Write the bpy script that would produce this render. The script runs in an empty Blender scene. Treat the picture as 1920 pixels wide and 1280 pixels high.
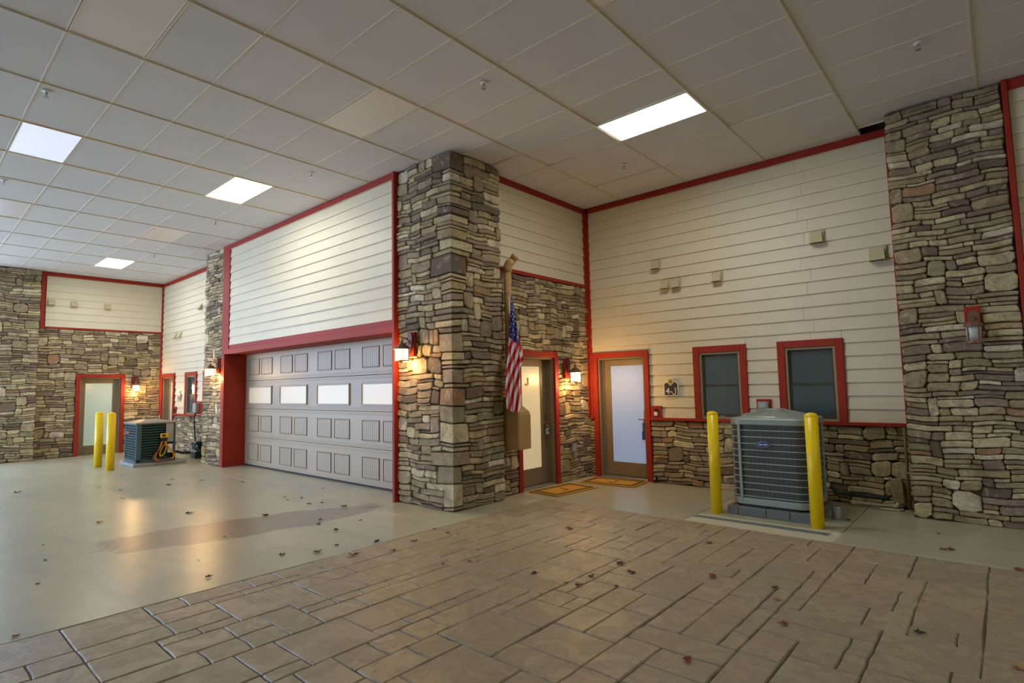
import bpy, math, random
from mathutils import Vector, Matrix

# ------------------------------------------------------------------ camera, light, exposure
S = bpy.context.scene
COL = S.collection
H = 4.818                      # ceiling height
cam_d = bpy.data.cameras.new('camera'); cam_d.sensor_width = 36; cam_d.lens = 36 * 1040.57 / 1920
cam_d.clip_end = 300; cam_d.clip_start = .05
cam = bpy.data.objects.new('camera', cam_d); COL.objects.link(cam); S.camera = cam
yaw, pitch, roll = -0.7228, 0.0808, -0.0205
cy, sy, cp, sp = math.cos(yaw), math.sin(yaw), math.cos(pitch), math.sin(pitch)
fw = Vector((sy * cp, cy * cp, sp)); rt = Vector((cy, -sy, 0)); up = rt.cross(fw)
c_, s_ = math.cos(roll), math.sin(roll)
rt, up = c_ * rt + s_ * up, -s_ * rt + c_ * up
m = Matrix.Identity(4)
for i in range(3):
    m[i][0], m[i][1], m[i][2], m[i][3] = rt[i], up[i], -fw[i], (0.9542, -4.92, 1.5994)[i]
cam.matrix_world = m

W = bpy.data.worlds.new('world'); S.world = W; W.use_nodes = True
wb = W.node_tree.nodes['Background']; wb.inputs[0].default_value = (.54, .69, 1, 1); wb.inputs[1].default_value = 5.5
S.view_settings.view_transform = 'Standard'; S.view_settings.look = 'None'
S.view_settings.gamma = 1; S.view_settings.use_curve_mapping = False
S.view_settings.exposure = 0.62
LIT = 17.0                     # ceiling light emission
LANTERN = 20.0                 # lantern bulb power, watts

# ------------------------------------------------------------------ materials
def lin(r, g, b):
    f = lambda c: (c / 255 / 12.92) if c / 255 <= .04045 else ((c / 255 + .055) / 1.055) ** 2.4
    return (f(r), f(g), f(b), 1)

def mat(name, rgb, rough=.6, metal=0, spec=.5, emit=None, es=0):
    m = bpy.data.materials.new(name); m.use_nodes = True
    b = m.node_tree.nodes['Principled BSDF']
    b.inputs['Base Color'].default_value = lin(*rgb); b.inputs['Roughness'].default_value = rough
    b.inputs['Metallic'].default_value = metal; b.inputs['Specular IOR Level'].default_value = spec
    if emit: b.inputs['Emission Color'].default_value = lin(*emit); b.inputs['Emission Strength'].default_value = es
    return m
class G:
    """small helper for node trees"""
    def __init__(s, m): s.t = m.node_tree; s.n = s.t.nodes; s.b = s.n['Principled BSDF']; s.tc = s.n.new('ShaderNodeNewGeometry')
    def node(s, kind, **kw):
        n = s.n.new('ShaderNode' + kind)
        for k, v in kw.items(): setattr(n, k, v)
        return n
    def link(s, a, b): s.t.links.new(a, b)
    def pos(s, scale=(1, 1, 1)):
        mp = s.node('Mapping'); mp.inputs['Scale'].default_value = scale; s.link(s.tc.outputs['Position'], mp.inputs[0]); return mp.outputs[0]
    def noise(s, scale, detail=4, rough=.55, dist=0, v=None):
        n = s.node('TexNoise'); n.inputs['Scale'].default_value = scale; n.inputs['Detail'].default_value = detail
        n.inputs['Roughness'].default_value = rough; n.inputs['Distortion'].default_value = dist
        s.link(v or s.tc.outputs['Position'], n.inputs['Vector']); return n.outputs['Fac']
    def ramp(s, fac, stops, const=False):
        r = s.node('ValToRGB'); e = r.color_ramp.elements
        if const: r.color_ramp.interpolation = 'CONSTANT'
        e[0].position = stops[0][0]; e[1].position = stops[-1][0]
        for p, c in stops[1:-1]: e.new(p)
        for i, (p, c) in enumerate(stops): e[i].color = c if len(c) == 4 else lin(*c)
        s.link(fac, r.inputs[0]); return r.outputs[0]
    def mix(s, fac, a, b, mode='MIX'):
        n = s.node('Mix', data_type='RGBA', blend_type=mode)
        if isinstance(fac, (int, float)): n.inputs[0].default_value = fac
        else: s.link(fac, n.inputs[0])
        for i, x in ((6, a), (7, b)):
            if isinstance(x, tuple): n.inputs[i].default_value = x
            else: s.link(x, n.inputs[i])
        return n.outputs[2]
    def bump(s, h, strength, dist=.01):
        n = s.node('Bump'); n.inputs['Strength'].default_value = strength; n.inputs['Distance'].default_value = dist
        s.link(h, n.inputs['Height']); s.link(n.outputs[0], s.b.inputs['Normal'])
    def math(s, op, a, b=0.):
        n = s.node('Math', operation=op)
        for i, x in enumerate((a, b)):
            if isinstance(x, (int, float)): n.inputs[i].default_value = x
            else: s.link(x, n.inputs[i])
        return n.outputs[0]
    def color(s, c): s.link(c, s.b.inputs['Base Color'])
    def rough(s, c): s.link(c, s.b.inputs['Roughness'])

def grey(v): return (v, v, v, 1)
# ledge stone: tone per stone from the mesh attribute, veins and blotches from noise
M_stone = mat('ledge_stone', (150, 140, 115), .82, spec=.3); g = G(M_stone)
at = g.node('Attribute', attribute_name='tone')
base = g.ramp(at.outputs['Fac'], [(0, (116, 100, 84)), (.08, (142, 126, 106)), (.2, (170, 154, 122)), (.38, (198, 182, 142)), (.53, (178, 160, 120)),
    (.66, (212, 198, 158)), (.78, (160, 150, 116)), (.87, (160, 142, 122)), (.93, (224, 212, 182)), (.98, (170, 134, 98))], True)
n1 = g.noise(5, 5, .6, .6); n2 = g.noise(28, 6, .7, .4)
c = g.mix(g.ramp(n1, [(.44, grey(0)), (.66, grey(.6))]), base, lin(122, 100, 82))
c = g.mix(g.ramp(n2, [(.36, grey(.5)), (.48, grey(0))]), c, lin(104, 94, 80))
c = g.mix(g.ramp(g.noise(9, 3, .5, 1.0), [(.58, grey(0)), (.74, grey(.5))]), c, lin(214, 202, 172))
g.color(c); g.bump(n2, .9, .02)
M_stone_back = mat('stone_joint', (84, 74, 58), .95, spec=.1)

M_red = mat('red_trim_paint', (152, 46, 28), .6, 0, .3); g = G(M_red); g.color(g.mix(g.ramp(g.noise(12, 4), [(.3, grey(0)), (.8, grey(.5))]), lin(156, 46, 27), lin(138, 38, 24))); g.bump(g.noise(160, 2), .12, .002)
def siding(name, rgb):
    m = mat(name, rgb, .5); g = G(m)
    g.color(g.mix(g.ramp(g.noise(2.2, 3), [(.3, grey(0)), (.75, grey(.4))]), lin(*rgb), lin(*[int(x * .94) for x in rgb])))
    g.bump(g.noise(30, 4, v=g.pos((.15, .15, 3))), .12, .004); return m
M_side = siding('siding_paint', (218, 207, 180))
M_back = mat('dark_backing', (40, 36, 32), .9)
M_tile = mat('ceiling_tile', (205, 204, 202), .9, spec=.2); g = G(M_tile)
g.color(g.mix(g.ramp(g.noise(1.1, 3), [(.35, grey(0)), (.75, grey(.3))]), lin(210, 211, 214), lin(200, 202, 205))); g.bump(g.noise(300, 2), .15, .002)
M_bar = mat('ceiling_grid_metal', (214, 208, 188), .5); M_bar_rust = mat('ceiling_grid_metal_stained', (232, 204, 160), .5)
M_conc = mat('concrete', (176, 170, 146), .3); g = G(M_conc)
n1 = g.noise(.8, 5, .6, .8, g.pos((1, 2.2, 1))); n2 = g.noise(6, 6, .7, .5, g.pos((.5, 1.6, 1)))
c = g.mix(g.ramp(n1, [(.3, grey(0)), (.8, grey(1))]), lin(184, 177, 148), lin(148, 152, 134))
c = g.mix(g.ramp(n2, [(.4, grey(0)), (.95, grey(.4))]), c, lin(118, 112, 94))
# a damp stain across the slab in front of the garage: rotated coordinates, ragged edge
sep = g.node('SeparateXYZ'); g.link(g.tc.outputs['Position'], sep.inputs[0])
dx = g.math('SUBTRACT', sep.outputs[0], -5.95); dy = g.math('SUBTRACT', sep.outputs[1], -1.95)
a = math.radians(78)
ul = g.math('ADD', g.math('MULTIPLY', dx, math.cos(a)), g.math('MULTIPLY', dy, math.sin(a)))
vl = g.math('ADD', g.math('MULTIPLY', dx, -math.sin(a)), g.math('MULTIPLY', dy, math.cos(a)))
d2 = g.math('ADD', g.math('POWER', g.math('DIVIDE', ul, 1.75), 2), g.math('POWER', g.math('DIVIDE', vl, .5), 2))
d2 = g.math('ADD', d2, g.math('MULTIPLY', g.math('SUBTRACT', g.noise(1.7, 5, .6, .8), .5), 2.2))
stain = g.ramp(d2, [(.0, grey(.75)), (.82, grey(.7)), (.96, grey(0))])
c = g.mix(stain, c, lin(116, 104, 92))
g.color(c)

M_joint = mat('concrete_joint', (92, 88, 74), .9)
M_pave = mat('stamped_concrete', (150, 136, 112), .5); g = G(M_pave)
at = g.node('Attribute', attribute_name='tone')
base = g.ramp(at.outputs['Fac'], [(0, (150, 136, 110)), (.5, (162, 147, 119)), (1, (155, 139, 114))])
n1 = g.noise(3.2, 6, .62, 1.4); n2 = g.noise(14, 6, .7, 1.0)
c = g.mix(g.ramp(n1, [(.47, grey(0)), (.54, grey(.62)), (.6, grey(.1)), (.75, grey(.45))]), base, lin(136, 122, 98))
c = g.mix(g.ramp(n2, [(.36, grey(.5)), (.5, grey(0))]), c, lin(128, 114, 92))
g.color(c); g.rough(g.ramp(n1, [(.3, grey(.36)), (.7, grey(.6))])); g.bump(g.mix(.5, n1, n2), .5, .014)
M_groove = mat('stamped_joint', (84, 74, 58), .9)
M_gdoor = mat('garage_door_paint', (168, 153, 128), .42); M_gline = mat('garage_door_bead', (132, 116, 88), .5); M_ggroove = mat('garage_door_groove', (120, 112, 100), .6)
M_gglass = mat('lit_frosted_pane', (186, 174, 148), .3, emit=(244, 228, 204), es=.22)
M_rubber = mat('black_rubber', (28, 28, 28), .7)
M_bronze = mat('bronze_door_frame', (126, 110, 86), .4, spec=.6); M_alu = mat('aluminium_sill', (150, 150, 142), .4, .6)
M_cream = mat('cream_frosted_glass', (206, 192, 156), .3, emit=(228, 212, 168), es=.26)
M_bluegl = mat('blue_frosted_glass', (140, 158, 190), .24, emit=(160, 184, 226), es=.24); g = G(M_bluegl); g.bump(g.noise(90, 2), .6, .01)
M_paleglass = mat('pale_reflection_glass', (170, 186, 176), .15, emit=(176, 196, 186), es=.2)  # pale tint and glow stand in for siding reflected in the door glass
M_darkgl = mat('dark_window_glass', (62, 78, 82), .12, spec=.8); g = G(M_darkgl); g.color(g.mix(g.ramp(g.noise(120, 2), [(.4, grey(0)), (.7, grey(.6))]), lin(56, 72, 78), lin(88, 102, 104)))
M_winframe = mat('tan_window_frame', (150, 134, 104), .5); M_sash = mat('dark_sash', (66, 58, 46), .5)
M_yellow = mat('yellow_bollard_sleeve', (240, 204, 0), .35)
M_acgrey = mat('grey_green_metal', (150, 158, 150), .4, .2); M_acdark = mat('condenser_fins', (44, 46, 44), .6)
g = G(M_acdark); w = g.node('TexWave', wave_type='BANDS', bands_direction='X'); w.inputs['Scale'].default_value = 30; g.link(g.pos((1, 1, 0)), w.inputs[0])
g.color(g.mix(g.ramp(w.outputs['Fac'], [(.3, grey(0)), (.8, grey(.6))]), lin(58, 60, 56), lin(104, 102, 94)))
M_block = mat('grey_pad_plastic', (104, 106, 102), .7); M_blue = mat('blue_badge', (26, 40, 130), .3); M_white = mat('white_paint', (232, 232, 228), .4)
M_acgreen = mat('dark_green_louvre', (22, 66, 64), .42); M_acblue = mat('blue_grey_panel', (70, 96, 104), .4, .2); M_acblack = mat('dark_recess', (14, 22, 22), .8)
M_palegrey = mat('pale_grey_metal', (160, 166, 164), .4, .2)
M_brownhood = mat('tan_brown_hood', (182, 146, 94), .35); M_copper = mat('copper_brown_lantern', (128, 92, 74), .45, .3)
M_plate = mat('rust_backplate', (98, 48, 44), .5, .3)
M_lglass = mat('glowing_lantern_glass', (255, 226, 170), .3, emit=(255, 214, 148), es=3.2)
M_seedy = mat('seedy_unlit_glass', (176, 184, 176), .08, spec=.9); g = G(M_seedy); g.bump(g.noise(60, 3), .8, .01)
M_diff = mat('lit_diffuser', (255, 255, 255), .5, emit=(251, 252, 243), es=LIT)
M_diff_cool = mat('dim_lit_diffuser', (220, 226, 240), .4, emit=(214, 224, 255), es=.45)
M_diff_off = mat('unlit_prismatic_diffuser', (222, 216, 214), .35, emit=(255, 250, 250), es=.0)
M_vent = mat('tan_vent_plastic', (196, 184, 146), .5); M_black = mat('matt_black', (20, 20, 20), .5)
M_coir = mat('golden_coir', (196, 148, 54), .95); g = G(M_coir); n = g.noise(130, 3); g.color(g.mix(g.ramp(n, [(.3, grey(0)), (.7, grey(.8))]), lin(202, 152, 56), lin(166, 118, 40))); g.bump(n, .6, .01)
M_matgreen = mat('dark_green_border', (50, 56, 22), .95); M_matdark = mat('dark_coir_letter', (104, 72, 26), .95)
M_gold = mat('brass_letter', (140, 104, 48), .4, .5); M_signdark = mat('dark_sign_face', (58, 52, 46), .5); M_signgold = mat('gold_emblem', (206, 176, 70), .4)
M_fr = mat('flag_red', (196, 26, 44), .7); M_fw = mat('flag_white', (222, 218, 220), .7); M_fb = mat('flag_blue', (42, 54, 132), .7)
M_pvc = mat('weathered_pvc', (190, 182, 158), .5); M_foam = mat('dark_pipe_insulation', (46, 58, 54), .8); M_conduit = mat('tan_conduit', (118, 104, 72), .6)
M_silver = mat('silver_metal', (170, 172, 174), .3, .7); M_hosey = mat('yellow_hose', (214, 160, 26), .5); M_hoser = mat('red_hose', (150, 50, 44), .5)
M_leaf = [mat('dry_leaf_brown', (92, 58, 34), .8), mat('dry_leaf_dark', (54, 36, 24), .8), mat('dry_leaf_tan', (170, 122, 62), .8), mat('dry_leaf_red', (124, 58, 40), .8)]
M_steel = mat('drain_grate_metal', (150, 158, 152), .5, .2); M_slot = mat('drain_slot', (26, 34, 36), .8); M_patch = mat('pale_drain_mortar', (190, 182, 154), .7)
M_tagblue = mat('blue_tag', (40, 60, 140), .6); M_wood = mat('dark_timber', (52, 34, 28), .9); M_lumber = mat('tile_edge_board', (170, 160, 128), .9)

# ------------------------------------------------------------------ mesh helpers
FW = lambda u, v, d: (u, v, d)                       # plain world frame
def FA(y0): return lambda u, v, d: (u, y0 - d, v)    # wall facing -y: u = x, v = z, d = outwards
def FB(x0): return lambda u, v, d: (x0 + d, u, v)    # wall facing +x: u = y, v = z, d = outwards

class MB:
    def __init__(s, F=FW): s.F = F; s.v = []; s.f = []; s.mi = []; s.tone = []; s.cur = 0; s.smooth = False
    def add(s, vs, fs, tone=0.):
        o = len(s.v); s.v += [s.F(*p) for p in vs]; s.f += [tuple(i + o for i in f) for f in fs]; s.mi += [s.cur] * len(fs); s.tone += [tone] * len(vs); return s
    def box(s, a0, a1, b0, b1, c0, c1, bev=0.):
        if a0 > a1: a0, a1 = a1, a0
        if b0 > b1: b0, b1 = b1, b0
        if c0 > c1: c0, c1 = c1, c0
        e = min(bev, (a1 - a0) * .45, (b1 - b0) * .45, (c1 - c0) * .45)
        if e <= 0:
            return s.add([(a0, b0, c0), (a1, b0, c0), (a1, b1, c0), (a0, b1, c0), (a0, b0, c1), (a1, b0, c1), (a1, b1, c1), (a0, b1, c1)],
                         [(0, 3, 2, 1), (4, 5, 6, 7), (0, 1, 5, 4), (1, 2, 6, 5), (2, 3, 7, 6), (3, 0, 4, 7)])
        vs = []
        for z, k in ((c0, -1), (c1, 1)):
            for (x, sx), (y, sy) in (((a0, 1), (b0, 1)), ((a1, -1), (b0, 1)), ((a1, -1), (b1, -1)), ((a0, 1), (b1, -1))):
                vs += [(x, y + sy * e, z - k * e), (x + sx * e, y, z - k * e), (x + sx * e, y + sy * e, z)]
        I = lambda c, k: c * 3 + k
        fs = [tuple(I(c, 2) for c in (3, 2, 1, 0)), tuple(I(c, 2) for c in (4, 5, 6, 7)),
              (I(0, 1), I(1, 1), I(5, 1), I(4, 1)), (I(2, 1), I(3, 1), I(7, 1), I(6, 1)), (I(1, 0), I(2, 0), I(6, 0), I(5, 0)), (I(3, 0), I(0, 0), I(4, 0), I(7, 0)),
              (I(0, 2), I(1, 2), I(1, 1), I(0, 1)), (I(4, 1), I(5, 1), I(5, 2), I(4, 2)), (I(2, 2), I(3, 2), I(3, 1), I(2, 1)), (I(6, 1), I(7, 1), I(7, 2), I(6, 2)),
              (I(1, 2), I(2, 2), I(2, 0), I(1, 0)), (I(5, 0), I(6, 0), I(6, 2), I(5, 2)), (I(3, 2), I(0, 2), I(0, 0), I(3, 0)), (I(7, 0), I(4, 0), I(4, 2), I(7, 2)),
              (I(0, 0), I(0, 1), I(4, 1), I(4, 0)), (I(1, 1), I(1, 0), I(5, 0), I(5, 1)), (I(2, 0), I(2, 1), I(6, 1), I(6, 0)), (I(3, 1), I(3, 0), I(7, 0), I(7, 1))]
        for c in range(8):
            t = (I(c, 0), I(c, 1), I(c, 2)); fs.append(t if c in (1, 3, 4, 6) else t[::-1])
        return s.add(vs, fs)
    def frame(s, a0, a1, b0, b1, w, c0, c1, bev=.002, wb=None):   # picture-frame of four bars
        wb = w if wb is None else wb
        s.box(a0, a0 + w, b0, b1, c0, c1, bev); s.box(a1 - w, a1, b0, b1, c0, c1, bev)
        s.box(a0 + w, a1 - w, b1 - w, b1, c0, c1, bev)
        if wb > 0: s.box(a0 + w, a1 - w, b0, b0 + wb, c0, c1, bev)
        return s
    def lathe(s, cx, cz, prof, n=16, ax='v', ph=0.):
        """prof: (radius, height) pairs; axis v (the frame's second coordinate) or d"""
        vs = []; fs = []
        for r, h in prof:
            for k in range(n):
                a = ph + 2 * math.pi * k / n; x, z = cx + r * math.cos(a), cz + r * math.sin(a)
                vs.append((x, h, z) if ax == 'v' else (x, z, h))
        for i in range(len(prof) - 1):
            for k in range(n):
                q = (i * n + k, i * n + (k + 1) % n, (i + 1) * n + (k + 1) % n, (i + 1) * n + k); fs.append(q)
        fs.append(tuple(range(n))); fs.append(tuple(range((len(prof) - 1) * n, len(prof) * n))[::-1])
        return s.add(vs, fs)
    def tube(s, pts, r, n=8):
        pts = [Vector(p) for p in pts]; vs = []; fs = []; prev = None
        for i, p in enumerate(pts):
            t = (pts[min(i + 1, len(pts) - 1)] - pts[max(i - 1, 0)]).normalized()
            if prev is None: nx = t.orthogonal().normalized()
            else:
                nx = (prev - t * prev.dot(t))
                nx = nx.normalized() if nx.length > 1e-6 else t.orthogonal().normalized()
            prev = nx; ny = t.cross(nx); rr = r[i] if isinstance(r, (list, tuple)) else r
            for k in range(n):
                a = 2 * math.pi * k / n; vs.append(tuple(p + nx * rr * math.cos(a) + ny * rr * math.sin(a)))
        for i in range(len(pts) - 1):
            for k in range(n): fs.append((i * n + k, i * n + (k + 1) % n, (i + 1) * n + (k + 1) % n, (i + 1) * n + k))
        fs.append(tuple(range(n))[::-1]); fs.append(tuple(range((len(pts) - 1) * n, len(pts) * n)))
        return s.add(vs, fs)
    def prism(s, poly, c0, c1):      # polygon in (a,b), extruded along c
        n = len(poly); vs = [(x, y, c0) for x, y in poly] + [(x, y, c1) for x, y in poly]
        return s.add(vs, [tuple(range(n))[::-1], tuple(range(n, 2 * n))] + [(i, (i + 1) % n, n + (i + 1) % n, n + i) for i in range(n)])
    def build(s, name, material, parent=None, origin=None, tone=False, smooth=None, fix=True):
        P = LOC.get(parent.name, Vector((0, 0, 0))) if parent else Vector((0, 0, 0))
        if origin is None:
            if parent and not parent.get('world_origin') or not s.v: o = P
            n = len(s.v); o = Vector([sum(v[i] for v in s.v) / n for i in range(3)])
        else: o = Vector(origin)
        me = bpy.data.meshes.new(name)
        me.from_pydata([(v[0] - o.x, v[1] - o.y, v[2] - o.z) for v in s.v], [], s.f)
        for mm in (material if isinstance(material, (list, tuple)) else [material]): me.materials.append(mm)
        if any(s.mi): me.polygons.foreach_set('material_index', s.mi)
        if smooth if smooth is not None else s.smooth: me.polygons.foreach_set('use_smooth', [True] * len(s.f))
        if tone: a = me.attributes.new('tone', 'FLOAT', 'POINT'); a.data.foreach_set('value', s.tone)
        if fix: fixn(me)
        me.update()
        ob = bpy.data.objects.new(name, me); COL.objects.link(ob)
        ob.location = o - P
        if parent: ob.parent = parent
        LOC[ob.name] = o
        return ob
LOC = {}
import bmesh
def fixn(me):
    b = bmesh.new(); b.from_mesh(me); bmesh.ops.recalc_face_normals(b, faces=b.faces); b.to_mesh(me); b.free()
def thing(name, label, cat, loc, group=None):
    o = bpy.data.objects.new(name, None); COL.objects.link(o); o.location = loc; LOC[o.name] = Vector(loc)
    o['label'] = label; o['category'] = cat; o.empty_display_size = .1
    if group: o['group'] = group
    return o
def tag(o, label, cat, group=None):
    o['label'] = label; o['category'] = cat
    if group: o['group'] = group
    return o
def struct(name, label, loc=(0, 0, 0)):
    o = bpy.data.objects.new(name, None); COL.objects.link(o); o.location = loc; LOC[o.name] = Vector(loc)
    o['kind'] = 'structure'; o['label'] = label; return o
def text_mesh(body, size, F, u, v, d, depth, name, material, parent, shear=0., bold=0., sx=1.):
    cu = bpy.data.curves.new('lettering', 'FONT'); cu.body = body; cu.size = size; cu.align_x = 'CENTER'; cu.align_y = 'CENTER'; cu.shear = shear; cu.offset = bold; cu.resolution_u = 4
    ob = bpy.data.objects.new('lettering', cu); me = bpy.data.meshes.new_from_object(ob)
    b = MB(F); n = len(me.vertices)
    vs = [(u + q.co.x * sx, v + q.co.y, d) for q in me.vertices] + [(u + q.co.x * sx, v + q.co.y, d + depth) for q in me.vertices]
    ps = [tuple(p.vertices) for p in me.polygons]
    cnt = {}
    for p in ps:
        for i in range(len(p)):
            e = (p[i], p[(i + 1) % len(p)]); cnt[tuple(sorted(e))] = cnt.get(tuple(sorted(e)), []) + [e]
    sides = [(e[0][0], e[0][1], e[0][1] + n, e[0][0] + n) for e in cnt.values() if len(e) == 1]
    b.add(vs, ps + [tuple(i + n for i in p) for p in ps] + sides)
    bpy.data.objects.remove(ob); bpy.data.curves.remove(cu); bpy.data.meshes.remove(me)
    return b.build(name, material, parent)

def letter_j(F, u, v, h, d, depth, name, material, parent, serif=True, bold=1.):
    """a capital J of height h centred on (u, v): stem, hook to the left, small top serif"""
    t = h * .13 * bold; r = h * .24; cx, cyj = u + h * .14 - r, v - h / 2 + r; b = MB(F)
    b.box(u + h * .14 - t / 2, u + h * .14 + t / 2, cyj, v + h / 2, d, d + depth)
    n = 10
    for k in range(n):
        a0, a1 = -math.pi * k / n, -math.pi * (k + 1) / n
        b.prism([(cx + (r + q) * math.cos(a), cyj + (r + q) * math.sin(a)) for a, q in ((a0, -t / 2), (a0, t / 2), (a1, t / 2), (a1, -t / 2))], d, d + depth)
    if serif: b.box(u + h * .14 - t * 1.5, u + h * .14 + t * 1.3, v + h / 2 - t * .55, v + h / 2, d, d + depth)
    return b.build(name, material, parent)

# ------------------------------------------------------------------ ledge stone
def pack(u0, u1, v1, rng, skyline=None, corner=None, k=1.0):
    """lay stones bottom-up without gaps; returns rectangles"""
    sk = [list(x) for x in (skyline or [(u0, u1, 0.)])]; out = []
    while True:
        i = min(range(len(sk)), key=lambda j: sk[j][2]); a, b, y = sk[i]
        if y >= v1 - 1e-6: break
        r = rng.random()
        if r < .05: w, h = rng.uniform(.16, .3), rng.uniform(.14, .25)
        elif r < .09: w, h = rng.uniform(.09, .15), rng.uniform(.14, .24)
        elif r < .38: w, h = rng.uniform(.16, .36), rng.uniform(.07, .115)
        else: w, h = rng.uniform(.18, .46), rng.uniform(.042, .082)
        w *= k; h *= k
        L = b - a
        if L < w + .09 * k: w = L
        # choose the end with the higher neighbour so that courses interlock
        e0, e1 = a, a + w
        if w < L and rng.random() < .5: e0, e1 = b - w, b
        if corner and a < corner - 1e-6 and b > corner + 1e-6:
            if abs(e1 - corner) < .13 or abs(e0 - corner) < .13 or (e1 < corner and corner - e1 < .13):
                e0 = max(a, corner - rng.uniform(.12, .4)); e1 = min(b, corner + rng.uniform(.12, .4))
                if e0 - a < .1: e0 = a
                if b - e1 < .1: e1 = b
                if rng.random() < .35: h = rng.uniform(.12, .3)
        left = sk[i - 1][2] if i > 0 else 1e9; right = sk[i + 1][2] if i + 1 < len(sk) else 1e9
        lo = min(left, right)
        if L < .11 * k and lo < 1e8: h = min(max(h, lo - y), .28 * k)
        t = y + h
        for q in (left, right):
            if abs(t - q) < .034 * k: t = q
        if v1 - t < .045 * k: t = v1
        out.append((e0, e1, y, t))
        new = []
        if e0 > a + 1e-6: new.append([a, e0, y])
        new.append([e0, e1, t])
        if e1 < b - 1e-6: new.append([e1, b, y])
        sk[i:i + 1] = new
        j = 0
        while j + 1 < len(sk):
            if abs(sk[j][2] - sk[j + 1][2]) < 1e-6 and abs(sk[j][1] - sk[j + 1][0]) < 1e-6: sk[j][1] = sk[j + 1][1]; sk.pop(j + 1)
            else: j += 1
    return out
def warp(u, v):
    return (u + .010 * math.sin(v * 11 + u * 3) + .006 * math.sin(v * 29 + 1.3 + u * 9), v + .012 * math.sin(u * 6.1 + v * 2.2) + .008 * math.sin(u * 15.7 + v * 4.1 + 2))
def stone_into(mb, rect, rng, bounds, corner=None):
    a, b, c, d = rect; w, h = b - a, d - c; gp = .0035; tone = rng.random(); th = rng.uniform(.024, .055)
    U0, U1, V1 = bounds
    def wp(u, v):
        x, y = warp(u, v); return (min(max(x, U0), U1), min(max(y, 0.002), V1))
    if corner and a < corner < b:
        e = min(.01, h * .2); us = [(a + gp, 0), (a + gp + e, 1), (corner, 1), (b - gp - e, 1), (b - gp, 0)]; vs_ = [(c + gp, 0), (c + gp + e, 1), (d - gp - e, 1), (d - gp, 0)]
        vs = []; th = min(th, .05)
        for v, kv in vs_:
            for u, ku in us:
                x, y = (u, wp(u, v)[1]) if u == corner else wp(u, v)
                vs.append((x, y, th * rng.uniform(.9, 1.1) if ku and kv else -.012))
        n = 5; mb.add(vs, [(j * n + i, j * n + i + 1, (j + 1) * n + i + 1, (j + 1) * n + i) for j in range(3) for i in range(4)], tone); return
    a, b, c, d = a + gp, b - gp, c + gp, d - gp; w, h = b - a, d - c
    cu = [min(w * .4, min(w, h) * rng.uniform(.06, .34) * (1.8 if rng.random() < .2 else 1)) for _ in range(4)]
    cv = [min(h * .42, min(w, h) * rng.uniform(.06, .3)) for _ in range(4)]
    j = lambda s: rng.uniform(-s, s) * h
    poly = [(a, c + cv[0]), (a + cu[0], c), (a + w * rng.uniform(.4, .6), c + abs(j(.05))), (b - cu[1], c), (b, c + cv[1]), (b, d - cv[2]), (b - cu[2], d), (a + w * rng.uniform(.4, .6), d - abs(j(.05))), (a + cu[3], d), (a, d - cv[3])]
    cx, cz = a + w / 2, c + h / 2; e = min(.011, min(w, h) * .15)
    fx, fz = 1 - e / (w / 2), 1 - e / (h / 2); n = len(poly)
    vs = [(*wp(x, y), -.012) for x, y in poly] + [(*wp(x, y), th * .7) for x, y in poly] + [(*wp(cx + (x - cx) * fx, cz + (y - cz) * fz), th * rng.uniform(.92, 1.08)) for x, y in poly]
    fs = [(i, (i + 1) % n, n + (i + 1) % n, n + i) for i in range(n)] + [(n + i, n + (i + 1) % n, 2 * n + (i + 1) % n, 2 * n + i) for i in range(n)] + [tuple(range(2 * n, 3 * n))]
    mb.add(vs, fs, tone)
def stonework(parent, F, u0, u1, v1, seed, skyline=None, corner=None, k=1.0, limit=300, keep=None):
    rng = random.Random(seed); rects = pack(u0, u1, v1, rng, skyline, corner, k)
    if keep: rects = [r for r in rects if keep(r)]
    order = sorted(range(len(rects)), key=lambda i: -(rects[i][1] - rects[i][0]) * (rects[i][3] - rects[i][2])); big = set(order[:limit])
    rest = MB(F); bounds = (u0, u1, v1)
    for i, r in enumerate(rects):
        if i in big:
            b = MB(F); stone_into(b, r, rng, bounds, corner); b.build('stone', M_stone, parent, tone=True, smooth=False, fix=False)
        else: stone_into(rest, r, rng, bounds, corner)
    if rest.v:
        o = rest.build('small_stones', M_stone, parent, tone=True, fix=False); o['kind'] = 'stuff'
    return len(rects)

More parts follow.
